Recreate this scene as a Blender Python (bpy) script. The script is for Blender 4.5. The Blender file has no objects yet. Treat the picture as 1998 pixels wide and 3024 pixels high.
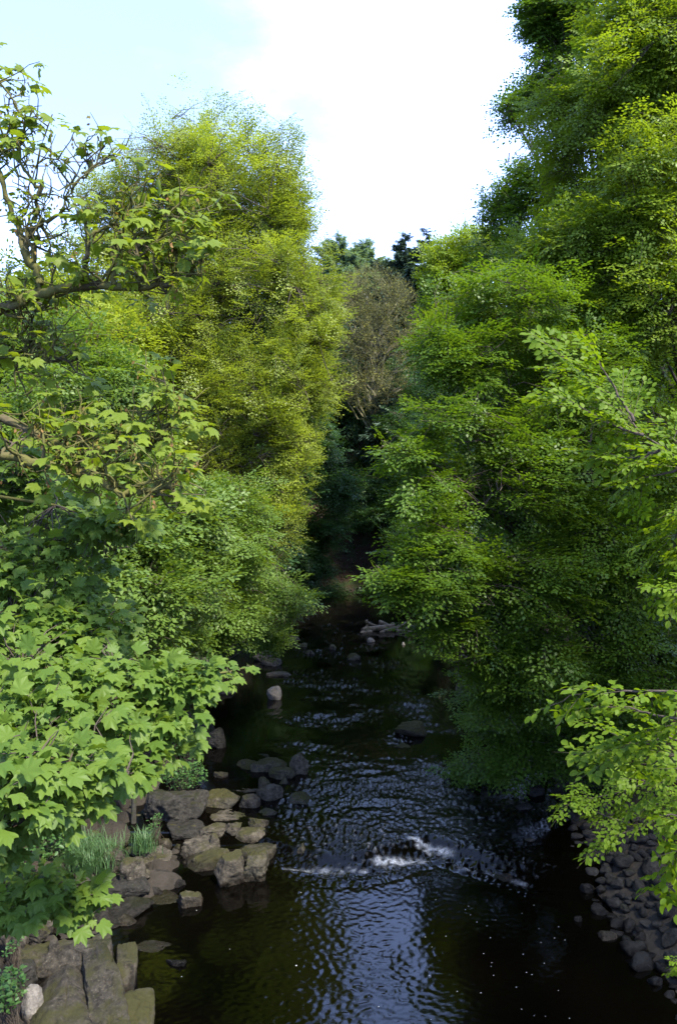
import bpy, math, random
import numpy as np
from mathutils import Vector

# ------------------------------------------------------------------ camera, world, sun, exposure
S = bpy.context.scene
COL = S.collection
CAM_H, FPX, HORIZON, CU, CV = 7.0, 2328.0, 1450.0, 999.0, 1512.0
PITCH = math.atan((CV - HORIZON) / FPX)
cd = bpy.data.cameras.new("camera")
cam = bpy.data.objects.new("camera", cd); COL.objects.link(cam)
cam.location = (0, 0, CAM_H)
cam.rotation_euler = (math.pi / 2 - PITCH, 0, 0)
cd.sensor_fit = 'VERTICAL'; cd.sensor_height = 24.0; cd.sensor_width = 24.0
cd.lens = 24.0 * FPX / 3024.0
cd.clip_start = 0.05; cd.clip_end = 3000
S.camera = cam

SUN_EL, SUN_AZ = math.radians(52), math.radians(140)     # azimuth clockwise from the view direction (+Y)
W = bpy.data.worlds.new("World"); S.world = W; W.use_nodes = True
nt = W.node_tree; nt.nodes.clear()
out = nt.nodes.new("ShaderNodeOutputWorld"); bg = nt.nodes.new("ShaderNodeBackground")
sky = nt.nodes.new("ShaderNodeTexSky"); sky.sky_type = 'NISHITA'; sky.sun_disc = False
sky.sun_elevation = SUN_EL; sky.sun_rotation = SUN_AZ
sky.air_density = 1.0; sky.dust_density = 0.6; sky.ozone_density = 1.5
tc = nt.nodes.new("ShaderNodeTexCoord")
mp = nt.nodes.new("ShaderNodeMapping"); mp.inputs['Scale'].default_value = (1.0, 1.0, 2.2)
mp.inputs['Location'].default_value = (0.35, 0.2, 0.1)
nz = nt.nodes.new("ShaderNodeTexNoise"); nz.inputs['Scale'].default_value = 2.6; nz.inputs['Detail'].default_value = 7; nz.inputs['Roughness'].default_value = 0.55
sx = nt.nodes.new("ShaderNodeSeparateXYZ")
ma = nt.nodes.new("ShaderNodeMath"); ma.operation = 'MULTIPLY_ADD'; ma.inputs[1].default_value = -0.55; ma.inputs[2].default_value = 0.28
mx = nt.nodes.new("ShaderNodeMath"); mx.operation = 'MULTIPLY_ADD'; mx.inputs[1].default_value = 0.22; mx.inputs[2].default_value = 0.0
add1 = nt.nodes.new("ShaderNodeMath"); add1.operation = 'ADD'
add2 = nt.nodes.new("ShaderNodeMath"); add2.operation = 'ADD'
cr = nt.nodes.new("ShaderNodeMapRange"); cr.interpolation_type = 'SMOOTHSTEP'
cr.inputs['From Min'].default_value = 0.36; cr.inputs['From Max'].default_value = 0.62; cr.inputs['To Min'].default_value = 0.33
mix = nt.nodes.new("ShaderNodeMix"); mix.data_type = 'RGBA'
mix.inputs['B'].default_value = (4.7, 6.7, 13.2, 1)
L = nt.links.new
L(tc.outputs['Generated'], mp.inputs['Vector']); L(mp.outputs['Vector'], nz.inputs['Vector'])
L(tc.outputs['Generated'], sx.inputs[0])
L(sx.outputs['Z'], ma.inputs[0]); L(sx.outputs['X'], mx.inputs[0])
L(nz.outputs['Fac'], add1.inputs[0]); L(ma.outputs[0], add1.inputs[1])
L(add1.outputs[0], add2.inputs[0]); L(mx.outputs[0], add2.inputs[1])
L(add2.outputs[0], cr.inputs['Value'])
L(cr.outputs['Result'], mix.inputs['Factor']); L(sky.outputs['Color'], mix.inputs['A'])
L(mix.outputs['Result'], bg.inputs['Color']); bg.inputs['Strength'].default_value = 0.1
L(bg.outputs[0], out.inputs['Surface'])

sl = bpy.data.lights.new("sun", 'SUN'); sl.energy = 3.6; sl.angle = math.radians(6); sl.color = (1.0, 0.94, 0.80)
so = bpy.data.objects.new("sun", sl); COL.objects.link(so)
sd = Vector((math.sin(SUN_AZ) * math.cos(SUN_EL), math.cos(SUN_AZ) * math.cos(SUN_EL), math.sin(SUN_EL)))
so.rotation_euler = sd.to_track_quat('Z', 'Y').to_euler()
S.view_settings.view_transform = 'Standard'; S.view_settings.look = 'None'
S.view_settings.exposure = 1.75; S.view_settings.gamma = 1.0; S.view_settings.use_curve_mapping = False
S.render.engine = 'CYCLES'
cy = S.cycles
cy.use_denoising = True
try: cy.denoiser = 'OPENIMAGEDENOISE'; cy.denoising_input_passes = 'RGB_ALBEDO_NORMAL'
except Exception: pass
cy.max_bounces = 9; cy.diffuse_bounces = 8; cy.glossy_bounces = 3; cy.transmission_bounces = 4
cy.sample_clamp_indirect = 6.0; cy.caustics_reflective = False; cy.caustics_refractive = False

# ------------------------------------------------------------------ helpers
SP, CP = math.sin(PITCH), math.cos(PITCH)
def V(u, v, d):
    """point seen at photo pixel (u, v), d metres ahead of the camera"""
    x = (u - CU) / FPX; y = -(v - CV) / FPX
    dy = CP + y * SP; dz = -SP + y * CP
    return np.array([x / dy * d, d, CAM_H + dz / dy * d])
def G(u, v, z=0.0):
    """point at photo pixel (u, v) lying at height z"""
    p = V(u, v, 1.0); k = (z - CAM_H) / (p[2] - CAM_H)
    return np.array([p[0] * k, k, z])
def project(P):
    x, y, z = P[:, 0], P[:, 1], P[:, 2] - CAM_H
    fw = y * CP - z * SP; up = y * SP + z * CP
    fw = np.where(fw < .05, .05, fw)
    return CU + FPX * x / fw, CV - FPX * up / fw, fw

def unit(a):
    return a / np.maximum(np.linalg.norm(a, axis=-1, keepdims=True), 1e-9)

def hash3(ix, iy, iz, seed):
    h = (ix.astype(np.int64) * 374761393 + iy.astype(np.int64) * 668265263 + iz.astype(np.int64) * 2147483647 + seed * 974634541) & 0xffffffff
    h = ((h ^ (h >> 13)) * 1274126177) & 0xffffffff
    h = ((h ^ (h >> 16)) * 2246822519) & 0xffffffff
    return ((h ^ (h >> 15)) & 0xffffff) / float(0xffffff)
def noise3(p, scale=1.0, seed=0):
    q = p * scale + 1000.0
    i = np.floor(q).astype(np.int64); f = q - i; f = f * f * (3 - 2 * f)
    r = 0
    for dx in (0, 1):
        for dy in (0, 1):
            for dz in (0, 1):
                w = (f[:, 0] if dx else 1 - f[:, 0]) * (f[:, 1] if dy else 1 - f[:, 1]) * (f[:, 2] if dz else 1 - f[:, 2])
                r = r + w * hash3(i[:, 0] + dx, i[:, 1] + dy, i[:, 2] + dz, seed)
    return r
def fbm(p, scale, seed=0, octv=3):
    r = 0; a = 1; t = 0
    for k in range(octv):
        r = r + a * noise3(p, scale * 2 ** k, seed + 17 * k); t += a; a *= .5
    return r / t

def mesh_np(name, verts, faces, smooth=False):
    """faces: list of (n,k) int arrays"""
    me = bpy.data.meshes.new(name)
    verts = np.ascontiguousarray(verts, dtype=np.float32)
    if isinstance(faces, np.ndarray): faces = [faces]
    faces = [f for f in faces if len(f)]
    me.vertices.add(len(verts)); me.vertices.foreach_set("co", verts.ravel())
    li = np.concatenate([f.ravel() for f in faces]).astype(np.int32)
    tot = np.concatenate([np.full(len(f), f.shape[1], np.int32) for f in faces])
    st = np.concatenate([[0], np.cumsum(tot)[:-1]]).astype(np.int32)
    me.loops.add(len(li)); me.loops.foreach_set("vertex_index", li)
    me.polygons.add(len(tot)); me.polygons.foreach_set("loop_start", st)
    me.update(calc_edges=True)
    if smooth: me.polygons.foreach_set("use_smooth", np.ones(len(tot), bool))
    return me
def link(name, me, mat=None, parent=None, kind=None):
    o = bpy.data.objects.new(name, me); COL.objects.link(o)
    if mat is not None and me is not None and len(me.materials) == 0: me.materials.append(mat)
    if parent is not None:
        o.parent = parent
        o.matrix_parent_inverse = parent.matrix_basis.inverted()
    if kind: o['kind'] = kind
    return o
def tag(o, label, cat, group=None):
    o['label'] = label; o['category'] = cat
    if group: o['group'] = group
    return o
def thing(name, loc, label, cat, group=None):
    o = bpy.data.objects.new(name, None); COL.objects.link(o)
    o.location = tuple(loc); o.empty_display_size = .3
    return tag(o, label, cat, group)

def tubes(pts, rad, sides=4):
    """pts (M,N,3), rad (M,N) -> verts, quads"""
    pts = np.asarray(pts, float); rad = np.asarray(rad, float)
    M, N, _ = pts.shape
    t = np.empty_like(pts); t[:, 1:-1] = pts[:, 2:] - pts[:, :-2]; t[:, 0] = pts[:, 1] - pts[:, 0]; t[:, -1] = pts[:, -1] - pts[:, -2]
    t = unit(t)
    ref = np.where(np.abs(t[..., 2:3]) > .9, np.array([1., 0, 0]), np.array([0, 0, 1.]))
    a = unit(np.cross(t, ref)); b = np.cross(t, a)
    ang = np.arange(sides) / sides * 2 * np.pi
    v = pts[:, :, None] + rad[:, :, None, None] * (np.cos(ang)[None, None, :, None] * a[:, :, None] + np.sin(ang)[None, None, :, None] * b[:, :, None])
    idx = np.arange(M * N * sides).reshape(M, N, sides)
    nx = np.roll(idx, -1, axis=2)
    q = np.stack([idx[:, :-1], nx[:, :-1], nx[:, 1:], idx[:, 1:]], -1).reshape(-1, 4)
    return v.reshape(-1, 3), q
class Bag:
    def __init__(s): s.v = []; s.f = {}; s.n = 0
    def add(s, v, *fs):
        for f in fs:
            s.f.setdefault(f.shape[1], []).append(np.asarray(f) + s.n)
        s.v.append(v); s.n += len(v)
    def mesh(s, name, smooth=False):
        return mesh_np(name, np.concatenate(s.v), [np.concatenate(x) for x in s.f.values()], smooth)
def smooth_line(P, n):
    """Catmull-Rom resample of control points (k,m)"""
    P = np.asarray(P, float); k = len(P)
    if k == 2: return P[0] + (P[1] - P[0]) * np.linspace(0, 1, n)[:, None]
    Q = np.concatenate([[2 * P[0] - P[1]], P, [2 * P[-1] - P[-2]]])
    t = np.linspace(0, k - 1 - 1e-6, n); i = t.astype(int); f = (t - i)[:, None]
    a, b, c, d = Q[i], Q[i + 1], Q[i + 2], Q[i + 3]
    return .5 * (2 * b + (c - a) * f + (2 * a - 5 * b + 4 * c - d) * f ** 2 + (3 * b - a - 3 * c + d) * f ** 3)

# ------------------------------------------------------------------ materials
def nodes(name):
    m = bpy.data.materials.new(name); m.use_nodes = True
    n = m.node_tree.nodes; n.clear()
    o = n.new("ShaderNodeOutputMaterial")
    return m, m.node_tree, o
def N(t, typ, **kw):
    n = t.nodes.new(typ)
    for k, v in kw.items():
        if hasattr(n, k) and k not in n.inputs: setattr(n, k, v)
        else: n.inputs[k].default_value = v
    return n
def mixrgb(t, fac, a, b, blend='MIX'):
    m = t.nodes.new("ShaderNodeMix"); m.data_type = 'RGBA'; m.blend_type = blend
    for s, v in (('Factor', fac), ('A', a), ('B', b)):
        if hasattr(v, 'is_linked'): t.links.new(v, m.inputs[s])
        elif isinstance(v, (int, float)): m.inputs[s].default_value = v
        else: m.inputs[s].default_value = (*v, 1)
    return m.outputs['Result']
def leaf_mat(name, c1, c2, trans=.4, rough=.45, tcol=(1.35, 1.25, .40), spec=.35, c3=None):
    m, t, o = nodes(name); lk = t.links.new
    g = N(t, "ShaderNodeNewGeometry"); oi = N(t, "ShaderNodeObjectInfo")
    ad = N(t, "ShaderNodeMath", operation='ADD'); fr = N(t, "ShaderNodeMath", operation='FRACT')
    lk(g.outputs['Random Per Island'], ad.inputs[0]); lk(oi.outputs['Random'], ad.inputs[1]); lk(ad.outputs[0], fr.inputs[0])
    col = mixrgb(t, fr.outputs[0], c1, c2)
    if c3 is not None:       # patches of older / different foliage on the same tree
        nz = N(t, "ShaderNodeTexNoise", Scale=.35, Detail=2.0)
        lk(g.outputs['Position'], nz.inputs['Vector'])
        mr = N(t, "ShaderNodeMapRange"); mr.inputs['From Min'].default_value = .42; mr.inputs['From Max'].default_value = .62
        lk(nz.outputs['Fac'], mr.inputs['Value'])
        col = mixrgb(t, mr.outputs['Result'], col, c3)
    p = N(t, "ShaderNodeBsdfPrincipled", Roughness=rough); p.inputs['Specular IOR Level'].default_value = spec
    lk(col, p.inputs['Base Color'])
    tr = N(t, "ShaderNodeBsdfTranslucent")
    lk(mixrgb(t, 1.0, col, tcol, 'MULTIPLY'), tr.inputs['Color'])
    mx = N(t, "ShaderNodeMixShader", Fac=trans)
    lk(p.outputs[0], mx.inputs[1]); lk(tr.outputs[0], mx.inputs[2]); lk(mx.outputs[0], o.inputs['Surface'])
    return m
def bark_mat(name, c1, c2, moss=None, mamt=.5, scale=8):
    m, t, o = nodes(name); lk = t.links.new
    g = N(t, "ShaderNodeNewGeometry")
    nz = N(t, "ShaderNodeTexNoise", Scale=float(scale), Detail=6.0, Roughness=.65); lk(g.outputs['Position'], nz.inputs['Vector'])
    mr = N(t, "ShaderNodeMapRange"); mr.inputs['From Min'].default_value = .35; mr.inputs['From Max'].default_value = .65
    lk(nz.outputs['Fac'], mr.inputs['Value'])
    col = mixrgb(t, mr.outputs['Result'], c1, c2)
    if moss:
        n2 = N(t, "ShaderNodeTexNoise", Scale=2.5, Detail=4.0); lk(g.outputs['Position'], n2.inputs['Vector'])
        m2 = N(t, "ShaderNodeMapRange"); m2.inputs['From Min'].default_value = .6 - mamt * .4; m2.inputs['From Max'].default_value = .72 - mamt * .3
        lk(n2.outputs['Fac'], m2.inputs['Value'])
        col = mixrgb(t, m2.outputs['Result'], col, moss)
    p = N(t, "ShaderNodeBsdfPrincipled", Roughness=.9); p.inputs['Specular IOR Level'].default_value = .2
    lk(col, p.inputs['Base Color'])
    b = N(t, "ShaderNodeBump", Strength=.7, Distance=.02); lk(nz.outputs['Fac'], b.inputs['Height']); lk(b.outputs[0], p.inputs['Normal'])
    lk(p.outputs[0], o.inputs['Surface'])
    return m
def rock_mat(name, c1, c2, moss, mamt=.4, scale=5.0):
    m, t, o = nodes(name); lk = t.links.new
    g = N(t, "ShaderNodeNewGeometry"); oi = N(t, "ShaderNodeObjectInfo")
    nz = N(t, "ShaderNodeTexNoise", Scale=scale * 1.7, Detail=12.0, Roughness=.72); lk(g.outputs['Position'], nz.inputs['Vector'])
    mr = N(t, "ShaderNodeMapRange"); mr.inputs['From Min'].default_value = .38; mr.inputs['From Max'].default_value = .64
    lk(nz.outputs['Fac'], mr.inputs['Value'])
    col = mixrgb(t, mr.outputs['Result'], c1, c2)
    hs = N(t, "ShaderNodeHueSaturation"); lk(col, hs.inputs['Color'])
    vr = N(t, "ShaderNodeMapRange"); vr.inputs['To Min'].default_value = .7; vr.inputs['To Max'].default_value = 1.3
    lk(oi.outputs['Random'], vr.inputs['Value']); lk(vr.outputs['Result'], hs.inputs['Value']); col = hs.outputs['Color']
    vo = N(t, "ShaderNodeTexNoise", Scale=34.0, Detail=3.0); lk(g.outputs['Position'], vo.inputs['Vector'])   # pale lichen specks
    ml = N(t, "ShaderNodeMapRange"); ml.inputs['From Min'].default_value = .62; ml.inputs['From Max'].default_value = .72; ml.inputs['To Max'].default_value = .5
    lk(vo.outputs['Fac'], ml.inputs['Value'])
    col = mixrgb(t, ml.outputs['Result'], col, tuple(min(.5, c * 1.7) for c in c2))
    n2 = N(t, "ShaderNodeTexNoise", Scale=1.7, Detail=5.0, Roughness=.6); lk(g.outputs['Position'], n2.inputs['Vector'])
    sxyz = N(t, "ShaderNodeSeparateXYZ"); lk(g.outputs['Normal'], sxyz.inputs[0])
    am = N(t, "ShaderNodeMath", operation='MULTIPLY_ADD'); am.inputs[1].default_value = .22; lk(sxyz.outputs['Z'], am.inputs[0]); lk(n2.outputs['Fac'], am.inputs[2])
    m2 = N(t, "ShaderNodeMapRange"); m2.inputs['From Min'].default_value = .82 - mamt * .4; m2.inputs['From Max'].default_value = .95 - mamt * .4
    lk(am.outputs[0], m2.inputs['Value'])
    col = mixrgb(t, m2.outputs['Result'], col, moss)
    # wet, darker foot just above the water line (varies with noise)
    ps = N(t, "ShaderNodeSeparateXYZ"); lk(g.outputs['Position'], ps.inputs[0])
    wz = N(t, "ShaderNodeMath", operation='MULTIPLY_ADD'); wz.inputs[1].default_value = -.12; lk(n2.outputs['Fac'], wz.inputs[0]); lk(ps.outputs['Z'], wz.inputs[2])
    wet = N(t, "ShaderNodeMapRange"); wet.inputs['From Min'].default_value = .02; wet.inputs['From Max'].default_value = .10
    wet.inputs['To Min'].default_value = 1.0; wet.inputs['To Max'].default_value = 0.0
    lk(wz.outputs[0], wet.inputs['Value'])
    col = mixrgb(t, wet.outputs['Result'], col, mixrgb(t, 1.0, col, (.35, .32, .28), 'MULTIPLY'))
    p = N(t, "ShaderNodeBsdfPrincipled"); p.inputs['Specular IOR Level'].default_value = .2
    rr = N(t, "ShaderNodeMapRange"); rr.inputs['To Min'].default_value = .85; rr.inputs['To Max'].default_value = .3
    lk(wet.outputs['Result'], rr.inputs['Value']); lk(rr.outputs['Result'], p.inputs['Roughness'])
    lk(col, p.inputs['Base Color'])
    b = N(t, "ShaderNodeBump", Strength=1.0, Distance=.07); lk(nz.outputs['Fac'], b.inputs['Height']); lk(b.outputs[0], p.inputs['Normal'])
    lk(p.outputs[0], o.inputs['Surface'])
    return m

M = {}
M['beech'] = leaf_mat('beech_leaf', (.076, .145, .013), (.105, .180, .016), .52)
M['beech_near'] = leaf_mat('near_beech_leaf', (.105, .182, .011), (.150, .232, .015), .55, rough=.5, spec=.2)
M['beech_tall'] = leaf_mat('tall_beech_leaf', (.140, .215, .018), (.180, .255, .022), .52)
M['beech_dark'] = leaf_mat('shaded_beech_leaf', (.065, .135, .014), (.090, .165, .017), .48)  # darker copy of the beech leaf, shade put into its colour
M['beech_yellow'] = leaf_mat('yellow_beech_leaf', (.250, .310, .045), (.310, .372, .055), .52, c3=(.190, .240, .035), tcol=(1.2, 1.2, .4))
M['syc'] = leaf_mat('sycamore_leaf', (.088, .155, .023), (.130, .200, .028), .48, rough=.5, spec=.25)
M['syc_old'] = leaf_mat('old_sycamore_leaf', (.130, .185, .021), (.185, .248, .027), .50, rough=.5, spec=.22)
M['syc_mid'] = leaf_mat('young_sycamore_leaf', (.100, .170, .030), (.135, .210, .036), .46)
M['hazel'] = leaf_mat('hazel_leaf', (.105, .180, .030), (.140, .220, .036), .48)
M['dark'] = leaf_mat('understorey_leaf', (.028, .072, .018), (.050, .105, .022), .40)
M['spruce'] = leaf_mat('spruce_needle', (.042, .075, .052), (.060, .100, .064), .1, rough=.6, spec=.2)
M['larch'] = leaf_mat('larch_needle', (.130, .205, .135), (.170, .250, .160), .42, rough=.6, spec=.2)
M['bud'] = leaf_mat('brown_bud', (.165, .165, .040), (.215, .210, .055), .3, rough=.7, spec=.1)
M['herb'] = leaf_mat('herb_leaf', (.045, .110, .030), (.075, .150, .035), .38)
M['grass'] = leaf_mat('grass_blade', (.060, .130, .045), (.095, .170, .060), .35)
M['catkin'] = leaf_mat('flower_tassel', (.150, .180, .030), (.230, .120, .050), .3, rough=.7, spec=.1)
M['bark'] = bark_mat('beech_bark', (.026, .024, .020), (.060, .055, .046), (.060, .075, .020), .35)
M['bark_syc'] = bark_mat('mossy_bark', (.050, .038, .028), (.110, .085, .060), (.095, .090, .025), .75, 14)
M['bark_twig'] = bark_mat('twig_bark', (.055, .042, .032), (.100, .080, .060), None, 0, 20)
M['bark_pale'] = bark_mat('grey_brown_bark', (.180, .160, .100), (.300, .270, .180), (.150, .150, .060), .4)
M['bark_olive'] = bark_mat('olive_twig_bark', (.090, .090, .036), (.155, .155, .066), None, 0, 5)
M['wood'] = bark_mat('driftwood', (.105, .080, .055), (.215, .170, .120), (.060, .055, .028), .25, 6)
M['rock'] = rock_mat('river_rock', (.020, .017, .013), (.098, .084, .064), (.040, .038, .014), .5)
M['rock_moss'] = rock_mat('mossy_rock', (.022, .020, .014), (.086, .075, .054), (.040, .038, .012), .7)
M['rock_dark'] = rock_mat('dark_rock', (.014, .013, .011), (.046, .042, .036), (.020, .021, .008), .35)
M['cobble'] = rock_mat('cobble', (.010, .009, .008), (.028, .026, .022), (.025, .026, .012), .12)
M['rock_pale'] = rock_mat('pale_rock', (.110, .098, .084), (.210, .190, .165), (.08, .07, .04), .05)

# ------------------------------------------------------------------ ground
LE_Y = [-20, 8, 10.4, 12, 13, 14.2, 15.5, 17.2, 20.4, 27, 32.6, 38, 48, 60]
LE_X = [-4.4, -4.4, -4.4, -4.7, -4.6, -4.0, -3.8, -3.7, -4.1, -4.3, -4.2, -3.0, -4.2, -9]
RE_Y = [-20, 8, 12.6, 14, 17, 21, 27, 33, 38, 44, 60]
RE_X = [5.2, 5.0, 4.6, 4.5, 4.6, 4.8, 4.9, 4.2, 3.6, 5.0, 9]
def ground_z(x, y):
    l = np.interp(y, LE_Y, LE_X); r = np.interp(y, RE_Y, RE_X)
    d = np.maximum(l - x, x - r)                  # >0 on land
    end = (y - 51.0 - .04 * (x - 0) ** 2 * 0)     # far bank closes the reach
    d = np.maximum(d, np.where(y > 40, end, -9))
    right = (x > (l + r) / 2)
    z = np.where(d < 0, np.maximum(d * .55, -1.2), 0)
    dl = np.maximum(d, 0)
    zl = .35 * (1 - np.exp(-dl / .8)) + .30 * dl / (1 + dl * .012) + .30 * np.maximum(dl - 3, 0) / (1 + dl * .012)
    zr = .30 * (1 - np.exp(-dl / .8)) + np.where(dl > 1.5, (dl - 1.5) * .55, 0) / (1 + dl * .014) + .12 * dl
    zf = np.where(dl > 0, .85 * dl / (1 + dl * .013) + .4 * (1 - np.exp(-dl / .5)), 0)
    zz = np.where(right, zr, zl)
    zz = np.where((y > 51) & (end >= np.maximum(l - x, x - r)), zf, zz)
    P = np.stack([x, y, np.zeros_like(x)], -1).reshape(-1, 3)
    n = (fbm(P, .9, 3, 4) - .5).reshape(x.shape)
    n2 = (fbm(P, .12, 5, 2) - .5).reshape(x.shape)
    she = np.interp(y, [8, 10.4, 12, 13, 14.2, 15.5, 17.2, 20.4, 22], [-3.0, -2.7, -3.1, -3.2, -2.2, -2.3, -3.0, -3.9, -4.5])
    shelf = np.clip((she - x) / .35, 0, 1) * (d < .3) * (~right) * (y > 7) * (y < 21)
    z = np.where(shelf > 0, z * (1 - shelf) + shelf * (.02 + n * .55), z)
    rid = 1 - np.abs(2 * fbm(P, 1.6, 8, 3).reshape(x.shape) - 1)
    z = z - .30 * np.clip(rid - .80, 0, .2) / .2 * np.clip((21 - y) / 2, 0, 1) * (d > -2) * (~right)
    z = z + .07 * (fbm(P, 5.0, 12, 2).reshape(x.shape) - .5) * (y < 21) * (d > -2)
    return z + zz + np.where(d > -.4, n * .35 * np.clip(.4 + dl * .5, 0, 1.6), n * .15) + n2 * np.clip(dl * .25, 0, 3)
def axis(segs):
    return np.concatenate([np.arange(a, b, s) for a, b, s in segs])
gx = axis([(-220, -40, 12), (-40, -10, 1.2), (-10, -6, .22), (-6, -1.5, .1), (-1.5, 10, .22), (10, 40, 1.2), (40, 221, 12)])
gy = axis([(-25, 6, 1.5), (6, 9.5, .22), (9.5, 19, .1), (19, 26, .22), (26, 56, .45), (56, 120, 2.5), (120, 421, 20)])
X, Y = np.meshgrid(gx, gy)
Z = ground_z(X, Y)
def grid_faces(ny, nx):
    i = np.arange(ny * nx).reshape(ny, nx)
    return np.stack([i[:-1, :-1], i[:-1, 1:], i[1:, 1:], i[1:, :-1]], -1).reshape(-1, 4)
me = mesh_np("ground", np.stack([X, Y, Z], -1).reshape(-1, 3), grid_faces(*X.shape), True)
m, t, o = nodes("bank_soil"); lk = t.links.new
g = N(t, "ShaderNodeNewGeometry")
n1 = N(t, "ShaderNodeTexNoise", Scale=7.0, Detail=8.0, Roughness=.7); lk(g.outputs['Position'], n1.inputs['Vector'])
n2 = N(t, "ShaderNodeTexNoise", Scale=.8, Detail=5.0, Roughness=.6); lk(g.outputs['Position'], n2.inputs['Vector'])
c = mixrgb(t, n1.outputs['Fac'], (.014, .009, .006), (.060, .036, .022))
mr = N(t, "ShaderNodeMapRange"); mr.inputs['From Min'].default_value = .50; mr.inputs['From Max'].default_value = .62
lk(n2.outputs['Fac'], mr.inputs['Value'])
c = mixrgb(t, mr.outputs['Result'], c, (.030, .045, .014))
ps = N(t, "ShaderNodeSeparateXYZ"); lk(g.outputs['Position'], ps.inputs[0])
rk = N(t, "ShaderNodeMapRange"); rk.inputs['From Min'].default_value = .35; rk.inputs['From Max'].default_value = .75; rk.inputs['To Min'].default_value = 1; rk.inputs['To Max'].default_value = 0
lk(ps.outputs['Z'], rk.inputs['Value'])
c = mixrgb(t, rk.outputs['Result'], c, mixrgb(t, n1.outputs['Fac'], (.012, .010, .008), (.060, .050, .040)))
p = N(t, "ShaderNodeBsdfPrincipled", Roughness=.92); p.inputs['Specular IOR Level'].default_value = .2
lk(c, p.inputs['Base Color'])
b = N(t, "ShaderNodeBump", Strength=1.0, Distance=.08); lk(n1.outputs['Fac'], b.inputs['Height']); lk(b.outputs[0], p.inputs['Normal'])
lk(p.outputs[0], o.inputs['Surface'])
link("ground", me, m, None, 'structure')
def gz(x, y): return float(ground_z(np.array([[x]], float), np.array([[y]], float))[0, 0])

# ------------------------------------------------------------------ water
rngw = np.random.default_rng(5)
def spectrum(n, cell, lam, width, seed, stretch=1.0):
    r = np.random.default_rng(seed)
    k = np.fft.fftfreq(n, cell); KX, KY = np.meshgrid(k, k)
    K = np.sqrt((KX * stretch) ** 2 + KY ** 2) + 1e-9
    a = np.exp(-(np.log(K * lam)) ** 2 / (2 * width ** 2)); a[0, 0] = 0
    f = np.fft.ifft2(np.fft.fft2(r.standard_normal((n, n))) * a).real
    return f / f.std()
T_N, T_C = 1024, .025
T1 = spectrum(T_N, T_C, .24, .85, 1, 1.2)
T2 = spectrum(T_N, T_C, .95, .5, 2, 1.4)
T3 = spectrum(T_N, T_C, .15, .4, 3, 1.1)
TM = spectrum(T_N, T_C, 2.2, .5, 4, 1.7)
def samp(T, x, y):
    a = (x / T_C) % T_N; b = (y / T_C) % T_N
    i = a.astype(int); j = b.astype(int); fa = a - i; fb = b - j
    i1 = (i + 1) % T_N; j1 = (j + 1) % T_N; i %= T_N; j %= T_N
    return T[j, i] * (1 - fa) * (1 - fb) + T[j, i1] * fa * (1 - fb) + T[j1, i] * (1 - fa) * fb + T[j1, i1] * fa * fb
WEIR_X = [-9, -1.6, -.9, -.3, .4, 1.1, 1.8, 2.6, 3.3, 4.4, 9]
WEIR_Y = [15.6, 15.3, 14.75, 14.45, 14.4, 14.75, 15.2, 14.6, 14.0, 13.6, 13.4]
def sstep(a, b, x):
    t_ = np.clip((x - a) / (b - a), 0, 1); return t_ * t_ * (3 - 2 * t_)
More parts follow.
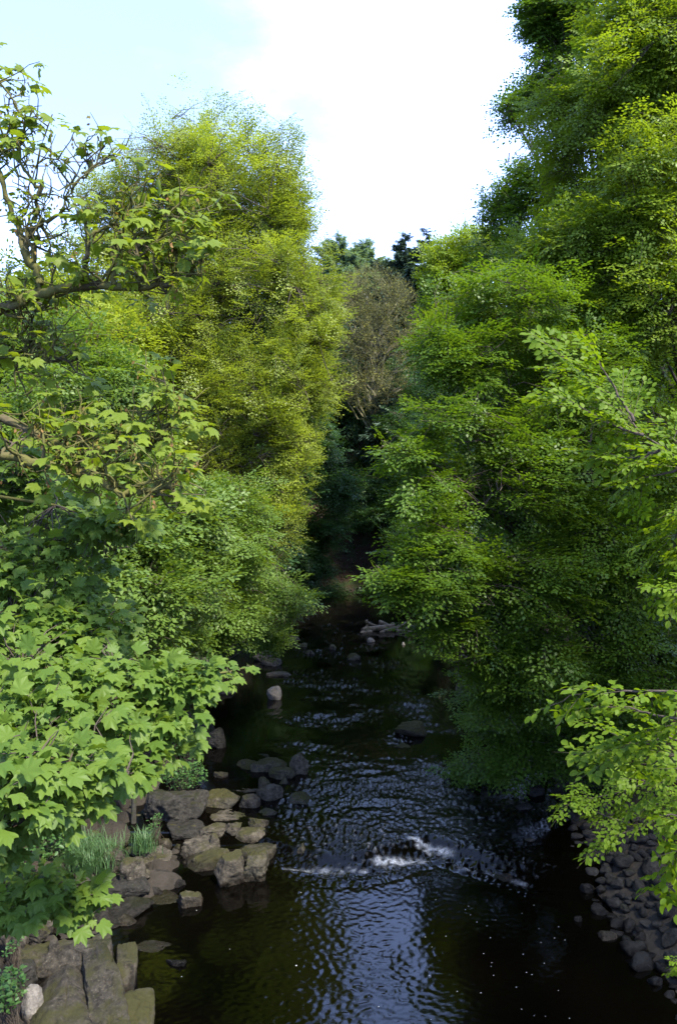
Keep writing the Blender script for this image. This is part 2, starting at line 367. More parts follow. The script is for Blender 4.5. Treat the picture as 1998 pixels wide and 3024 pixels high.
def water(x, y):
    wy = np.interp(x, WEIR_X, WEIR_Y)
    s = y - wy
    lev = .16 * sstep(-.12, .40, s) + .012 * np.maximum(y - 16, 0) * .6
    # how rough the surface is at each place
    wob = samp(TM, x + 3, y * .6)
    left_edge = np.interp(y, [10, 14.4, 17, 20, 24, 30, 36, 45], [-2, -1.6, -1.6, -1.8, -2.0, -2.3, -1.8, -2.6])
    right_edge = np.interp(y, [10, 14.4, 17, 20, 24, 30, 36, 45], [3.0, 3.8, 4.0, 3.9, 3.3, 2.8, 2.2, 2.6])
    inside = sstep(-.5, .7, x - left_edge + .25 * wob) * sstep(-.5, .8, right_edge - x + .25 * wob)
    patch = np.clip(.55 + .55 * wob, .06, 1.4)
    up = np.interp(y, [14, 15, 19.5, 20.8, 22.5, 26, 31, 38, 43, 50], [1, 1, .95, .8, 1, 1.15, 1.2, 1.1, .4, .08])
    calm_r = sstep(.2, 1.6, np.interp(y, [8, 13, 14.5], [1.6, 2.0, 2.6]) - x + .2 * wob)
    dn = (.13 * calm_r * sstep(-2.2, -.6, x)) + .035
    ramp = sstep(-.15, .35, s)
    a = ramp * inside * up * np.where(y < 20, np.clip(patch, .6, 1.4), patch) + (1 - ramp) * dn + .02
    near = np.exp(-(s + .25) ** 2 / .16) * sstep(-1.8, -1.0, x) * (1 - sstep(3.0, 4.2, x))
    h = a * (.0100 * samp(T1, x, y) + .0100 * samp(T2, x, y) + .0095 * samp(T3, x, y))
    h = h + (1 - ramp) * dn * (.0075 * samp(T1, x * 1.9 + 4, y * 1.9) - .0085 * samp(T1, x, y) - .006 * samp(T2, x, y))
    h = h + (1 - ramp) * calm_r * .003 * samp(T2, x + 7, y * .5) + near * (.012 * samp(T1, x + 5, y) + .008 * samp(T3, x + 5, y) + .02 * np.cos(s * 14))
    foam = 0
    for x0, y0, x1, y1, w_, k_ in [(.75, 14.62, 1.55, 14.72, .09, 1.3), (1.45, 15.38, 2.15, 14.98, .07, 1.2), (1.55, 15.2, 2.0, 14.9, .04, .8), (2.2, 14.5, 2.5, 14.3, .05, .9), (-.95, 14.42, .05, 14.3, .06, .8), (.2, 14.36, .5, 14.33, .05, .9), (2.7, 14.3, 3.3, 13.85, .05, .5)]:
        t_ = np.clip(((x - x0) * (x1 - x0) + (y - y0) * (y1 - y0)) / ((x1 - x0) ** 2 + (y1 - y0) ** 2), 0, 1)
        dd = np.hypot(x - x0 - t_ * (x1 - x0), y - y0 - t_ * (y1 - y0))
        foam = foam + (.62 if x0 < .6 else .85) * k_ * np.exp(-(dd / w_) ** 2) * np.clip(.75 + .45 * samp(T1, x * .6 + 9, y * 1.3) + .3 * samp(T3, x, y), 0, 1.6)
    crest = a * sstep(1.3, 2.6, samp(T1, x, y) + .6 * samp(T3, x, y)) * .35 * sstep(.3, 1, up) * (y > 14)
    return lev + h, np.clip(foam + crest * inside * .8, 0, 1), np.clip(a, 0, 1.2)
ys = [2.0]
while ys[-1] < 52.5:
    y_ = ys[-1]; ys.append(y_ + (.35 if y_ < 8.5 else max(.018, 1.25 * y_ * y_ / (CAM_H * 788.0))))
wy_ = np.array(ys)
wx_ = axis([(-9, -4.6, .25), (-4.6, 5.2, .031), (5.2, 9.1, .25)])
XW, YW = np.meshgrid(wx_, wy_)
ZW, FW, AW = water(XW, YW)
me = mesh_np("river", np.stack([XW, YW, ZW], -1).reshape(-1, 3), grid_faces(*XW.shape), True)
at = me.attributes.new("foam", 'FLOAT', 'POINT'); at.data.foreach_set("value", FW.ravel().astype(np.float32))
at = me.attributes.new("ripple", 'FLOAT', 'POINT'); at.data.foreach_set("value", AW.ravel().astype(np.float32))
m, t, o = nodes("peaty_water"); lk = t.links.new
g = N(t, "ShaderNodeNewGeometry")
n1 = N(t, "ShaderNodeTexNoise", Scale=.5, Detail=3.0); lk(g.outputs['Position'], n1.inputs['Vector'])
wc = mixrgb(t, n1.outputs['Fac'], (.0006, .0006, .0005), (.0018, .0013, .0007))
fa = N(t, "ShaderNodeAttribute", attribute_name="foam")
n2 = N(t, "ShaderNodeTexNoise", Scale=42.0, Detail=5.0, Roughness=.7); lk(g.outputs['Position'], n2.inputs['Vector'])
fm = N(t, "ShaderNodeMath", operation='MULTIPLY'); lk(fa.outputs['Fac'], fm.inputs[0])
mr = N(t, "ShaderNodeMapRange"); mr.inputs['From Min'].default_value = .35; mr.inputs['From Max'].default_value = .62
lk(n2.outputs['Fac'], mr.inputs['Value']); lk(mr.outputs['Result'], fm.inputs[1])
c = mixrgb(t, fm.outputs[0], wc, (.40, .42, .46))
p = N(t, "ShaderNodeBsdfPrincipled", IOR=1.33); p.inputs['Specular IOR Level'].default_value = .5
lk(c, p.inputs['Base Color'])
rr = N(t, "ShaderNodeMapRange"); rr.inputs['To Min'].default_value = .04; rr.inputs['To Max'].default_value = .5
lk(fm.outputs[0], rr.inputs['Value']); lk(rr.outputs['Result'], p.inputs['Roughness'])
n3 = N(t, "ShaderNodeTexNoise", Scale=17.0, Detail=4.0, Roughness=.6); lk(g.outputs['Position'], n3.inputs['Vector'])
b = N(t, "ShaderNodeBump", Distance=.03); lk(n3.outputs['Fac'], b.inputs['Height'])
ra = N(t, "ShaderNodeAttribute", attribute_name="ripple"); rm = N(t, "ShaderNodeMath", operation='MULTIPLY_ADD'); rm.inputs[1].default_value = .28; rm.inputs[2].default_value = .012
lk(ra.outputs['Fac'], rm.inputs[0]); lk(rm.outputs[0], b.inputs['Strength']); lk(b.outputs[0], p.inputs['Normal'])
lk(p.outputs[0], o.inputs['Surface'])
link("river", me, m, None, 'structure')

# ------------------------------------------------------------------ leaf shapes (x along the midrib, y across, z normal)
def lg_kite():
    v = np.array([[0, 0, 0], [.5, .30, .05], [1, 0, -.06], [.5, -.30, .05]], float)
    return v, [np.array([[0, 1, 2, 3]])]
def lg_hex():
    v = np.array([[0, 0, 0], [.28, .26, .06], [.68, .25, .05], [1, 0, -.08], [.68, -.25, .05], [.28, -.26, .06]], float)
    return v, [np.array([[0, 1, 2, 3], [0, 3, 4, 5]])]
def lg_beech():
    xs = [0, .25, .55, .82, 1.0]; w = [0, .27, .33, .2, 0]
    mid = [[x, 0, -.16 * x * x] for x in xs]
    lft = [[xs[i], w[i], .07 - .16 * xs[i] ** 2] for i in (1, 2, 3)]
    rgt = [[xs[i], -w[i], .07 - .16 * xs[i] ** 2] for i in (1, 2, 3)]
    v = np.array(mid + lft + rgt, float)
    q = np.array([[1, 2, 6, 5], [2, 3, 7, 6], [1, 8, 9, 2], [2, 9, 10, 3]])
    tr = np.array([[0, 1, 5], [3, 4, 7], [0, 8, 1], [3, 10, 4]])
    return v, [q, tr]
def lg_syc(curl=.28, seed=0):
    r = np.random.default_rng(seed)
    half = [(0, .62 + .45, 0), (8, .88), (13, .78), (20, .66), (30, .78), (38, .80), (46, .96), (54, .74), (64, .68), (76, .56), (88, .62), (98, .66), (108, .56), (122, .46), (145, .32)]
    ang = np.radians([h[0] for h in half]); rad = np.array([h[1] for h in half]); rad[0] = 1.07
    A = np.concatenate([-ang[::-1], ang[1:]]); R = np.concatenate([rad[::-1], rad[1:]]) * (1 + .05 * r.standard_normal(2 * len(half) - 1))
    x = .18 + R * .78 * np.cos(A); y = R * .78 * np.sin(A)
    fold = .09 * np.abs(np.sin(A * 180 / 48))                       # blade lifts between the veins
    z = fold * R - curl * (np.hypot(x - .25, y) ** 2)
    v = np.concatenate([[[.2, 0, .02]], np.stack([x, y, z], 1), [[.02, 0, 0], [-.55, .012, .12], [-.55, -.012, .12]]])
    n = len(A)
    tr = np.stack([np.zeros(n - 1, int), np.arange(1, n), np.arange(2, n + 1)], 1)
    tr = np.concatenate([tr, [[0, n, n + 1], [0, n + 1, 1]], [[n + 1, n + 2, n + 3]]])
    return v, [tr]
def lg_needle(w=.16):
    v = np.array([[0, w * .4, 0], [.5, w, .02], [1, 0, -.05], [.5, -w, .02], [0, -w * .4, 0]], float)
    return v, [np.array([[0, 1, 2, 3]]), np.array([[0, 3, 4]])]

class Frames:
    """leaf frames: position, axis, normal, length"""
    def __init__(s): s.P = []; s.A = []; s.Nn = []; s.S = []
    def add(s, P, A, Nn, S_): s.P.append(P); s.A.append(A); s.Nn.append(Nn); s.S.append(S_)
    def get(s):
        P = np.concatenate(s.P); A = unit(np.concatenate(s.A)); Nn = np.concatenate(s.Nn); S_ = np.concatenate(s.S)
        Nn = unit(Nn - A * (A * Nn).sum(-1, keepdims=True))
        return P, A, Nn, S_
def expand(fr, geom):
    P, A, Nn, S_ = fr; v, fs = geom
    B = np.cross(Nn, A)
    W_ = P[:, None] + S_[:, None, None] * (v[None, :, 0:1] * A[:, None] + v[None, :, 1:2] * B[:, None] + v[None, :, 2:3] * Nn[:, None])
    k = len(v); off = (np.arange(len(P)) * k)[:, None, None]
    return W_.reshape(-1, 3), [(f[None] + off).reshape(-1, f.shape[1]) for f in fs]
def pick_visible(fr, n, cell=26.0):
    P, A, Nn, S_ = fr
    u, v, d = project(P)
    ok = (u > 5) & (u < 1993) & (v > 5) & (v < 3019)
    idx = np.nonzero(ok)[0]
    if not len(idx): return idx
    key = (np.floor(u[idx] / cell).astype(int) * 1000 + np.floor(v[idx] / cell).astype(int))
    order = np.lexsort((d[idx], key)); first = np.ones(len(order), bool)
    k2 = key[order]; first[1:] = k2[1:] != k2[:-1]
    vis = idx[order[first]]
    sc = S_[vis] / d[vis]
    return vis[np.argsort(-sc)[:n]]
def leaves(parent, frames, geoms, mat, n_obj=0, part='crown'):
    fr = frames.get() if isinstance(frames, Frames) else frames
    if isinstance(geoms, tuple): geoms = [geoms]
    n = len(fr[0]); rest = np.ones(n, bool)
    if n_obj:
        ms = []
        for gi, gm in enumerate(geoms):
            me_ = mesh_np("leaf", gm[0], gm[1], True); me_.materials.append(mat); ms.append(me_)
        pk = pick_visible(fr, n_obj); rest[pk] = False
        inv = parent.matrix_basis.inverted()
        from mathutils import Matrix
        for j, i in enumerate(pk):
            A = fr[1][i]; Nn = fr[2][i]; B = np.cross(Nn, A); s = fr[3][i]; P = fr[0][i]
            ob = bpy.data.objects.new("leaf", ms[j % len(ms)]); COL.objects.link(ob)
            ob.parent = parent; ob.matrix_parent_inverse = inv
            ob.matrix_basis = Matrix(((A[0] * s, B[0] * s, Nn[0] * s, P[0]), (A[1] * s, B[1] * s, Nn[1] * s, P[1]), (A[2] * s, B[2] * s, Nn[2] * s, P[2]), (0, 0, 0, 1)))
    bag = Bag(); ids = np.nonzero(rest)[0]
    for gi, gm in enumerate(geoms):
        ii = ids[gi::len(geoms)]
        if len(ii):
            v, fs = expand(tuple(a[ii] for a in fr), gm); bag.add(v, *fs)
    return link('foliage' if n_obj else part, bag.mesh('foliage' if n_obj else part, n_obj > 0), mat, parent, 'stuff' if n_obj else None)

# sprays: flat twig fans, axis +x, plane xy -----------------------------------
def spray_template(rng, nside=7, per=4, leaf=.07, length=.75, droop=.15, ntilt=.35):
    P, A, Nn, S_ = [], [], [], []; tw = []
    def put(p, a, sz):
        P.append(p); A.append(a + np.array([0, 0, rng.normal(0, .12) - droop])); Nn.append(np.array([rng.normal(0, ntilt), rng.normal(0, ntilt), 1.0])); S_.append(sz * rng.uniform(.75, 1.15))
    tw.append((np.zeros(3), np.array([length, 0, -droop * length * .6])))
    for i in range(nside):
        x = length * (.15 + .8 * i / nside); sg = 1 if i % 2 else -1
        ll = length * (.55 - .38 * i / nside) * rng.uniform(.7, 1.2)
        an = sg * rng.uniform(.6, 1.0)
        d = np.array([math.cos(an), math.sin(an), rng.normal(-.05, .15)])
        b0 = np.array([x, 0, -droop * .6 * x * x / length]); tw.append((b0, b0 + d * ll))
        for k in range(per):
            f = (k + .6) / per; q = b0 + d * ll * f + np.array([0, 0, -droop * (ll * f) ** 2])
            a2 = an + (1 if k % 2 else -1) * rng.uniform(.4, .9) * (1 - .5 * (k == per - 1))
            put(q, np.array([math.cos(a2), math.sin(a2), 0]), leaf)
        put(b0, np.array([math.cos(-an), math.sin(-an), 0]), leaf)
    put(np.array([length, 0, -droop * length * .6]), np.array([1, 0, 0.]), leaf)
    return np.array(P), np.array(A), np.array(Nn), np.array(S_), tw
def spray_frames(Fr, temps, pos, ax, nm, scale, rng, lscale=1.0):
    """place templates; returns nothing, fills frames"""
    ax = unit(ax); nm = unit(nm - ax * (ax * nm).sum(-1, keepdims=True)); sd = np.cross(nm, ax)
    which = rng.integers(0, len(temps), len(pos))
    for k, T in enumerate(temps):
        ii = np.nonzero(which == k)[0]
        if not len(ii): continue
        R = np.stack([ax[ii], sd[ii], nm[ii]], -1)          # columns
        P = np.einsum('nij,kj->nki', R, T[0]) * scale[ii, None, None] + pos[ii, None]
        A = np.einsum('nij,kj->nki', R, T[1]); Nn = np.einsum('nij,kj->nki', R, T[2])
        S_ = T[3][None] * scale[ii, None] * lscale
        Fr.add(P.reshape(-1, 3), A.reshape(-1, 3), Nn.reshape(-1, 3), np.broadcast_to(S_, P.shape[:2]).reshape(-1))
def spray_twigs(temps_len, pos, ax, scale, r=.004, droop=.1):
    ax = unit(ax); L_ = temps_len * scale
    f = np.array([0, .5, 1.0])
    pts = pos[:, None] + ax[:, None] * (f[None, :, None] * L_[:, None, None]) - np.array([0, 0, 1.])[None, None] * (droop * f ** 2)[None, :, None] * L_[:, None, None]
    rad = np.broadcast_to(r * np.array([1, .7, .3]), pts.shape[:2])
    return tubes(pts, rad, 3)

def lobes_px(L_):
    C = np.array([V(u, v, d) for u, v, d, *_ in L_])
    R = np.array([[ru * d / FPX, rd, rv * d / FPX] for u, v, d, ru, rv, rd in L_])
    return C, R
def crown_points(C, R, n, rng, shell=.45, face=.5, gap=None, seed=0, low=.0, reject=True):
    w = (R[:, 0] * R[:, 2]) ** .9; w = w / w.sum()
    P = []; D = []; have = 0
    for _ in range(12):
        m_ = int((n - have) * 1.8) + 50
        k = rng.choice(len(C), m_, p=w)
        d = unit(rng.standard_normal((m_, 3)))
        flip = (d[:, 1] > 0) & (rng.random(m_) < face); d[flip, 1] *= -1
        r = shell + (1 - shell) * np.sqrt(rng.random(m_))
        p = C[k] + d * R[k] * r[:, None]
        if reject:
            q = ((p[:, None] - C[None]) / R[None]); q = (q ** 2).sum(-1); q[np.arange(m_), k] = 9
        ok = q.min(1) > .28 if (len(C) > 1 and reject) else np.ones(m_, bool)
        if gap:
            sc, th = gap
            ok &= (fbm(p, sc, seed, 2) + rng.normal(0, .05, m_)) > th
        P.append(p[ok]); D.append(d[ok]); have += int(ok.sum())
        if have >= n: break
    return np.concatenate(P)[:n], np.concatenate(D)[:n]

def skeleton(base, C, R, rng, r0, top=None, bend=.3):
    """trunk + limbs towards lobes; returns trunk(pts,rad), limbs list, nodes"""
    base = np.asarray(base, float); top = C[np.argmax(C[:, 2])] if top is None else np.asarray(top, float)
    mid = base * .5 + top * .5 + rng.normal(0, bend, 3) * np.array([1, 1, .2])
    tr = smooth_line([base - np.array([0, 0, .4]), base * .75 + mid * .25 + rng.normal(0, bend * .2, 3), mid, top], 16)
    rad = r0 * (1 - np.linspace(0, 1, 16) * .85); rad[0] *= 1.5; rad[1] *= 1.15
    limbs = []; nodes_ = [tr[5:]]
    for c, r in zip(C, R):
        hz_ = np.clip((c[2] - base[2]) / max(top[2] - base[2], .1) * .8 - .08, .12, .9)
        k = int(hz_ * 15); s = tr[k]
        e = c + (c - s) / max(np.linalg.norm(c - s), .1) * r.min() * .4
        m_ = s * .45 + e * .55 + np.array([0, 0, .12 * np.linalg.norm(e - s)]) + rng.normal(0, .15, 3)
        pl = smooth_line([s, m_, e], 9); pl[1:-1] += rng.normal(0, .04, (7, 3))
        rr = np.linspace(min(rad[k] * .6, r0 * .42), .012, 9)
        limbs.append((pl, rr)); nodes_.append(pl[3:])
        for j in range(4):
            q = int(rng.integers(3, 8)); d = unit(rng.standard_normal(3)); e2 = c + d * r * .8
            s2 = pl[q]; m2 = (s2 + e2) / 2 + np.array([0, 0, .1]) + rng.normal(0, .1, 3)
            p2 = smooth_line([s2, m2, e2], 9); limbs.append((p2, np.linspace(rr[q] * .6, .006, 9))); nodes_.append(p2[2:])
    return (tr, rad), limbs, np.concatenate(nodes_)
def connect(pos, nodes_, rng, r=.006, sag=.06, maxlen=4.0):
    d = ((pos[:, None] - nodes_[None]) ** 2).sum(-1); k = d.argmin(1)
    s = nodes_[k]; L_ = np.sqrt(d[np.arange(len(pos)), k]); ok = L_ < maxlen
    s = s[ok]; e = pos[ok]; L_ = L_[ok]
    f = np.linspace(0, 1, 4)
    pts = s[:, None] + (e - s)[:, None] * f[None, :, None]
    pts[:, 1:3] += rng.normal(0, .06, (len(s), 2, 3)) * L_[:, None, None]; pts[:, 1:3, 2] += sag * L_[:, None]
    rad = r * (1 + .35 * L_)[:, None] * np.linspace(1.4, .5, 4)[None]
    return tubes(pts, rad, 3)

def build_tree(name, label, cat, base, lobes, nspray, temps, tlen, geom, leafmat, seed, r0=.25, face_out=.45, layers=20, flat=.48, group=None, bark='bark',
               scale=1.0, gap=(.55, .42), up=0.0, spread=.6, shell=.45, face=.5, n_obj=0, twig_frac=.5, twig_r=.006, lscale=1.0, top=None, droopy=.0, limb_parts=True):
    rng = np.random.default_rng(seed)
    C, R = lobes_px(lobes)
    root = thing(name, base, label, cat, group)
    (tp, trd), limbs, nd = skeleton(base, C, R, rng, r0, top)
    v, q = tubes(tp[None], trd[None], 10); link('trunk', mesh_np('trunk', v, q, True), M[bark], root)
    main = limbs[::5] if limb_parts else []
    for pl, rr in main:
        v, q = tubes(pl[None], rr[None], 6); link('limb', mesh_np('limb', v, q, True), M[bark], root)
    bag = Bag()
    for i, (pl, rr) in enumerate(limbs):
        if limb_parts and i % 5 == 0: continue
        v, q = tubes(pl[None], rr[None], 5); bag.add(v, q)
    if layers:
        k = np.repeat(np.arange(len(C)), layers); m_ = len(k)
        dd = unit(rng.standard_normal((m_, 3))) * (rng.random((m_, 1)) ** .4) * .76
        C2 = C[k] + dd * R[k]; R2 = R[k] * np.array([.54, .58, flat]) * rng.uniform(.65, 1.2, (m_, 1))
        P, D = crown_points(C2, R2, nspray, rng, .25, face * .6, gap, seed, reject=False)
        D = unit(D * .5 + unit(P - (C[np.argmin(((P[:, None] - C[None]) ** 2).sum(-1), 1)])))
    else:
        P, D = crown_points(C, R, nspray, rng, shell, face, gap, seed)
    n = len(P)
    ax = D * np.array([1, 1, .35]) * spread + rng.normal(0, .35, (n, 3)) + np.array([0, 0, up])
    nm = np.array([0, 0, .9]) + D * face_out + rng.normal(0, .20, (n, 3)) - np.array([0, droopy, 0])
    sc = scale * rng.uniform(.75, 1.25, n)
    P0 = P - unit(ax) * (tlen * sc * .5)[:, None]
    Fr = Frames(); spray_frames(Fr, temps, P0, ax, nm, sc, rng, lscale)
    k = rng.random(n) < twig_frac
    if k.any():
        v, q = connect(P0[k], nd, rng, twig_r); bag.add(v, q)
        v, q = spray_twigs(tlen, P0[k], ax[k], sc[k], twig_r * .8); bag.add(v, q)
    link('twig_mass', bag.mesh('twig_mass'), M[bark if bark == 'bark_pale' else 'bark_twig'], root, 'stuff')
    leaves(root, Fr, geom, leafmat, n_obj)
    return root

rt = np.random.default_rng(77)
T_BEECH = [spray_template(rt, 8, 5, .078, .85, .14, .20) for _ in range(8)]
T_FAR = [spray_template(rt, 7, 4, .115, 1.10, .14, .25) for _ in range(8)]
T_YEL = [spray_template(rt, 8, 5, .085, 1.0, .08, .3) for _ in range(8)]
T_NEAR = [spray_template(rt, 7, 4, .064, .42, .12, .35) for _ in range(8)]
T_NEARS = [spray_template(rt, 3, 3, .066, .22, .2, .45) for _ in range(8)]
T_HAZ = [spray_template(rt, 7, 4, .082, .75, .15, .25) for _ in range(8)]
def at_ground(x, y): return np.array([x, y, gz(x, y)])

# ------------------------------------------------------------------ trees on the right bank
build_tree('beech_tree', 'spreading mid-green beech leaning low over the river beside the log pile', 'tree', at_ground(6.6, 17.5),
  [(1500, 930, 17, 190, 140, 1.8), (1370, 1080, 16, 120, 120, 1.2), (1600, 1150, 17, 280, 200, 2), (1340, 1250, 15.5, 150, 110, 1.3),
   (1560, 1380, 16, 270, 190, 1.8), (1830, 1330, 17.5, 250, 250, 2), (1220, 1340, 15, 80, 40, .8), (1250, 1430, 15, 70, 40, .8), (1160, 1325, 14.6, 50, 16, .5), (1280, 1000, 16, 60, 50, .8), (1130, 1690, 14, 70, 22, .5), (1400, 1480, 14.8, 220, 110, 1.3),
   (1310, 1620, 14.5, 150, 90, 1.2), (1240, 1720, 14, 140, 50, .9), (1450, 1750, 14.5, 270, 140, 1.4), (1780, 1650, 15.5, 280, 220, 1.8),
   (1340, 1860, 14.5, 170, 70, 1), (1560, 1930, 15, 240, 120, 1.3), (1830, 1950, 15.5, 250, 180, 1.5), (1470, 2060, 16, 130, 80, 1)],
  6000, T_BEECH, .8, lg_kite(), M['beech'], 11, r0=.22, n_obj=300, gap=(.75, .42), spread=.9, top=V(1560, 950, 17))
build_tree('beech_tree', 'low dark beech bough trailing over the water below the spreading beech', 'tree', at_ground(5.6, 19.5),
  [(1520, 2130, 17.5, 150, 60, .9), (1640, 2180, 17, 180, 90, 1.1), (1470, 2250, 18, 130, 45, .7), (1400, 2285, 18.5, 90, 22, .5), (1720, 2230, 17, 140, 70, 1.0), (1800, 2100, 17, 180, 110, 1.2)],
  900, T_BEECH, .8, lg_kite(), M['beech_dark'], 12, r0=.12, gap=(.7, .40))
build_tree('beech_tree', 'tall bright beech filling the upper right corner beyond the frame top', 'tree', at_ground(10.5, 21),
  [(1830, 280, 20, 230, 260, 2.5), (1950, 150, 19, 200, 250, 2.5), (1700, 560, 21, 160, 150, 2), (1880, 620, 19, 230, 220, 2.3),
   (1730, 800, 19.5, 210, 140, 2), (1590, 770, 21, 110, 110, 1.5), (1920, 930, 18.5, 220, 200, 2), (1930, -150, 20, 250, 250, 2.5), (1660, 330, 22, 90, 100, 1.5)],
  6600, T_BEECH, .8, lg_kite(), M['beech_tall'], 13, r0=.32, scale=1.15, gap=(.5, .38), droopy=.3)
build_tree('beech_tree', 'dark thin beech with sky showing through its outer twigs, behind the tall bright beech', 'tree', at_ground(10.5, 30),
  [(1680, 60, 28, 120, 170, 2), (1600, 60, 28, 60, 80, 1.2), (1610, 240, 28, 110, 90, 2), (1500, 330, 28, 50, 50, 1.2), (1590, 430, 28, 110, 110, 2),
   (1510, 600, 29, 90, 90, 2), (1600, 600, 28, 120, 150, 2), (1480, 740, 30, 90, 110, 2), (1580, 800, 29, 120, 120, 2), (1720, -120, 28, 130, 150, 2)],
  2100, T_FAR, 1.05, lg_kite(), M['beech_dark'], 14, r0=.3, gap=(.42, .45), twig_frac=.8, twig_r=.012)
build_tree('beech_tree', 'rounded light-green beech far along the right bank beside the spruces', 'tree', at_ground(10, 42),
  [(1420, 740, 40, 130, 90, 3), (1310, 840, 40, 70, 130, 2.5), (1440, 900, 39, 150, 150, 3), (1300, 980, 38, 60, 110, 2), (1350, 1120, 38, 90, 130, 2)],
  1900, T_FAR, 1.05, lg_kite(), M['beech_tall'], 15, r0=.3, scale=1.15, gap=(.35, .42))
build_tree('beech_tree', 'shaded green tree filling the slope at the right edge behind the spreading beech', 'tree', at_ground(12, 24),
  [(1900, 1250, 22, 250, 250, 2.5), (1750, 1050, 23, 200, 200, 2.5), (1950, 1700, 21, 250, 300, 2), (1650, 1500, 22, 250, 250, 2), (1750, 1950, 21, 300, 200, 2), (1870, 850, 23.5, 230, 250, 2.5), (1800, 480, 24.5, 180, 260, 2.5), (1560, 1050, 24, 130, 180, 2), (1680, 1200, 25, 160, 160, 2), (1870, 1230, 25, 200, 200, 2.5), (1930, 200, 24, 200, 250, 2.5), (1960, 1150, 24.5, 150, 160, 2)],
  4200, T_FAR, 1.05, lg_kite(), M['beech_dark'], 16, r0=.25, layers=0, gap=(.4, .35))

# ------------------------------------------------------------------ trees on the left bank
build_tree('beech_tree', 'large rounded yellow-green beech in young leaf standing against the sky', 'tree', at_ground(-8.0, 33),
  [(600, 450, 33, 170, 100, 3), (440, 560, 33, 120, 110, 2.5), (740, 540, 32, 170, 120, 3), (540, 480, 32.5, 150, 90, 3), (850, 620, 32, 80, 90, 2), (830, 670, 32, 120, 110, 2.5), (580, 690, 33, 220, 140, 3),
   (800, 850, 31, 190, 110, 3), (620, 930, 31, 240, 170, 3), (900, 980, 30.5, 110, 130, 2), (930, 1130, 30, 90, 70, 2), (760, 1170, 30, 190, 140, 2.5),
   (520, 1130, 30, 190, 190, 2.5), (830, 1310, 29, 100, 130, 2), (660, 1380, 29, 180, 140, 2), (810, 1540, 28, 80, 130, 1.5), (400, 800, 33, 130, 180, 2.5), (700, 760, 32.5, 200, 200, 3), (860, 880, 31, 140, 150, 2.5), (900, 1080, 30, 120, 110, 2.5), (860, 1220, 29.5, 100, 110, 2), (330, 620, 33, 90, 120, 2), (480, 950, 32, 200, 200, 3)],
  11500, T_YEL, .95, lg_kite(), M['beech_yellow'], 21, r0=.45, layers=22, flat=.80, gap=(.36, .40), up=.25, twig_frac=.7, twig_r=.010, scale=1.0, top=V(600, 560, 33))
build_tree('young_sycamore', 'young sycamore with thin grey stems rising behind the near sycamore leaves', 'tree', at_ground(-4.2, 16),
  [(450, 1560, 15.5, 150, 120, 1.3), (430, 1770, 14.5, 130, 110, 1.1), (560, 1700, 16.5, 150, 110, 1.3), (420, 1900, 14.5, 130, 60, .9), (560, 1520, 17, 130, 110, 1.3)],
  1000, T_HAZ, .7, lg_hex(), M['syc_mid'], 22, r0=.07, gap=(.8, .42), scale=1.2, bark='bark')
build_tree('hazel_bush', 'pale green hazel bush reaching its lowest twigs over the dark water', 'bush', at_ground(-4.9, 22),
  [(700, 1630, 20.5, 160, 110, 1.8), (770, 1760, 22, 140, 80, 1.6), (640, 1820, 20, 150, 80, 1.4), (870, 1765, 24, 60, 22, .8), (680, 1490, 22, 140, 100, 1.8), (790, 1880, 24, 60, 40, .8), (560, 1870, 19, 120, 60, 1)],
  1500, T_HAZ, .7, lg_kite(), M['hazel'], 23, r0=.09, gap=(.7, .41), scale=1.2)
for k, (lab, bx, by, lb, mt) in enumerate([
  ('green tree behind the mossy sycamore limbs at the left edge', -11, 18, [(80, 1000, 19, 190, 130, 2), (260, 1130, 18, 190, 150, 2), (60, 1250, 17, 200, 170, 2), (300, 1330, 18, 180, 140, 2)], 'hazel'),
  ('mid-green tree low on the left bank behind the densest near sycamore leaves', -7.5, 13, [(120, 1500, 14, 220, 150, 1.6), (280, 1620, 13.5, 150, 150, 1.4), (100, 1780, 13, 220, 160, 1.5), (260, 1900, 13, 170, 120, 1.2)], 'syc_mid'),
  ('olive-green tree in the gap between the yellow beech and the left edge', -13, 30, [(350, 1030, 28, 150, 150, 2.5), (200, 900, 29, 160, 130, 2.5), (420, 1300, 27, 160, 150, 2.5), (300, 750, 32, 90, 90, 2)], 'beech_yellow')]):
    build_tree('broadleaf_tree', lab, 'tree', at_ground(bx, by), lb, 1500, T_HAZ if k < 2 else T_FAR, .7 if k < 2 else 1.05, lg_kite(), M[mt], 30 + k, r0=.2, gap=(.5, .41), scale=1.3)

# ------------------------------------------------------------------ dark understorey and conifers at the bend
for k, (lab, bx, by, lb, mt, ns) in enumerate([
  ('dark sycamore overhanging the left side of the river bend', -4.0, 49, [(950, 1300, 48, 80, 80, 2), (1000, 1460, 48, 110, 90, 2), (930, 1560, 47, 90, 80, 2), (890, 1640, 46.5, 70, 70, 1.5), (940, 1690, 47, 50, 35, 1)], 'dark', 1300),
  ('dark green sapling with flat drooping sprays right of the brown slope', 3.5, 52, [(1170, 1430, 51, 70, 90, 2), (1120, 1520, 51, 70, 35, 1.5), (1180, 1250, 53, 70, 60, 2), (1210, 1620, 49, 70, 90, 2), (1230, 1350, 50, 70, 120, 2)], 'dark', 1100),
  ('shadowed bush at the foot of the brown slope above the far waterline', 1.0, 51.6, [(960, 1745, 50, 50, 20, .6), (1130, 1755, 50, 60, 16, .6), (1170, 1720, 50, 60, 60, 1)], 'dark', 300)]):
    build_tree('shaded_tree' if k < 2 else 'shaded_bush', lab, 'tree' if k < 2 else 'bush', at_ground(bx, by), lb, ns, T_FAR, 1.05, lg_kite(), M[mt], 40 + k, r0=.18 if k < 2 else .06, gap=(.35, .44), scale=1.15, twig_frac=.3, twig_r=.012)

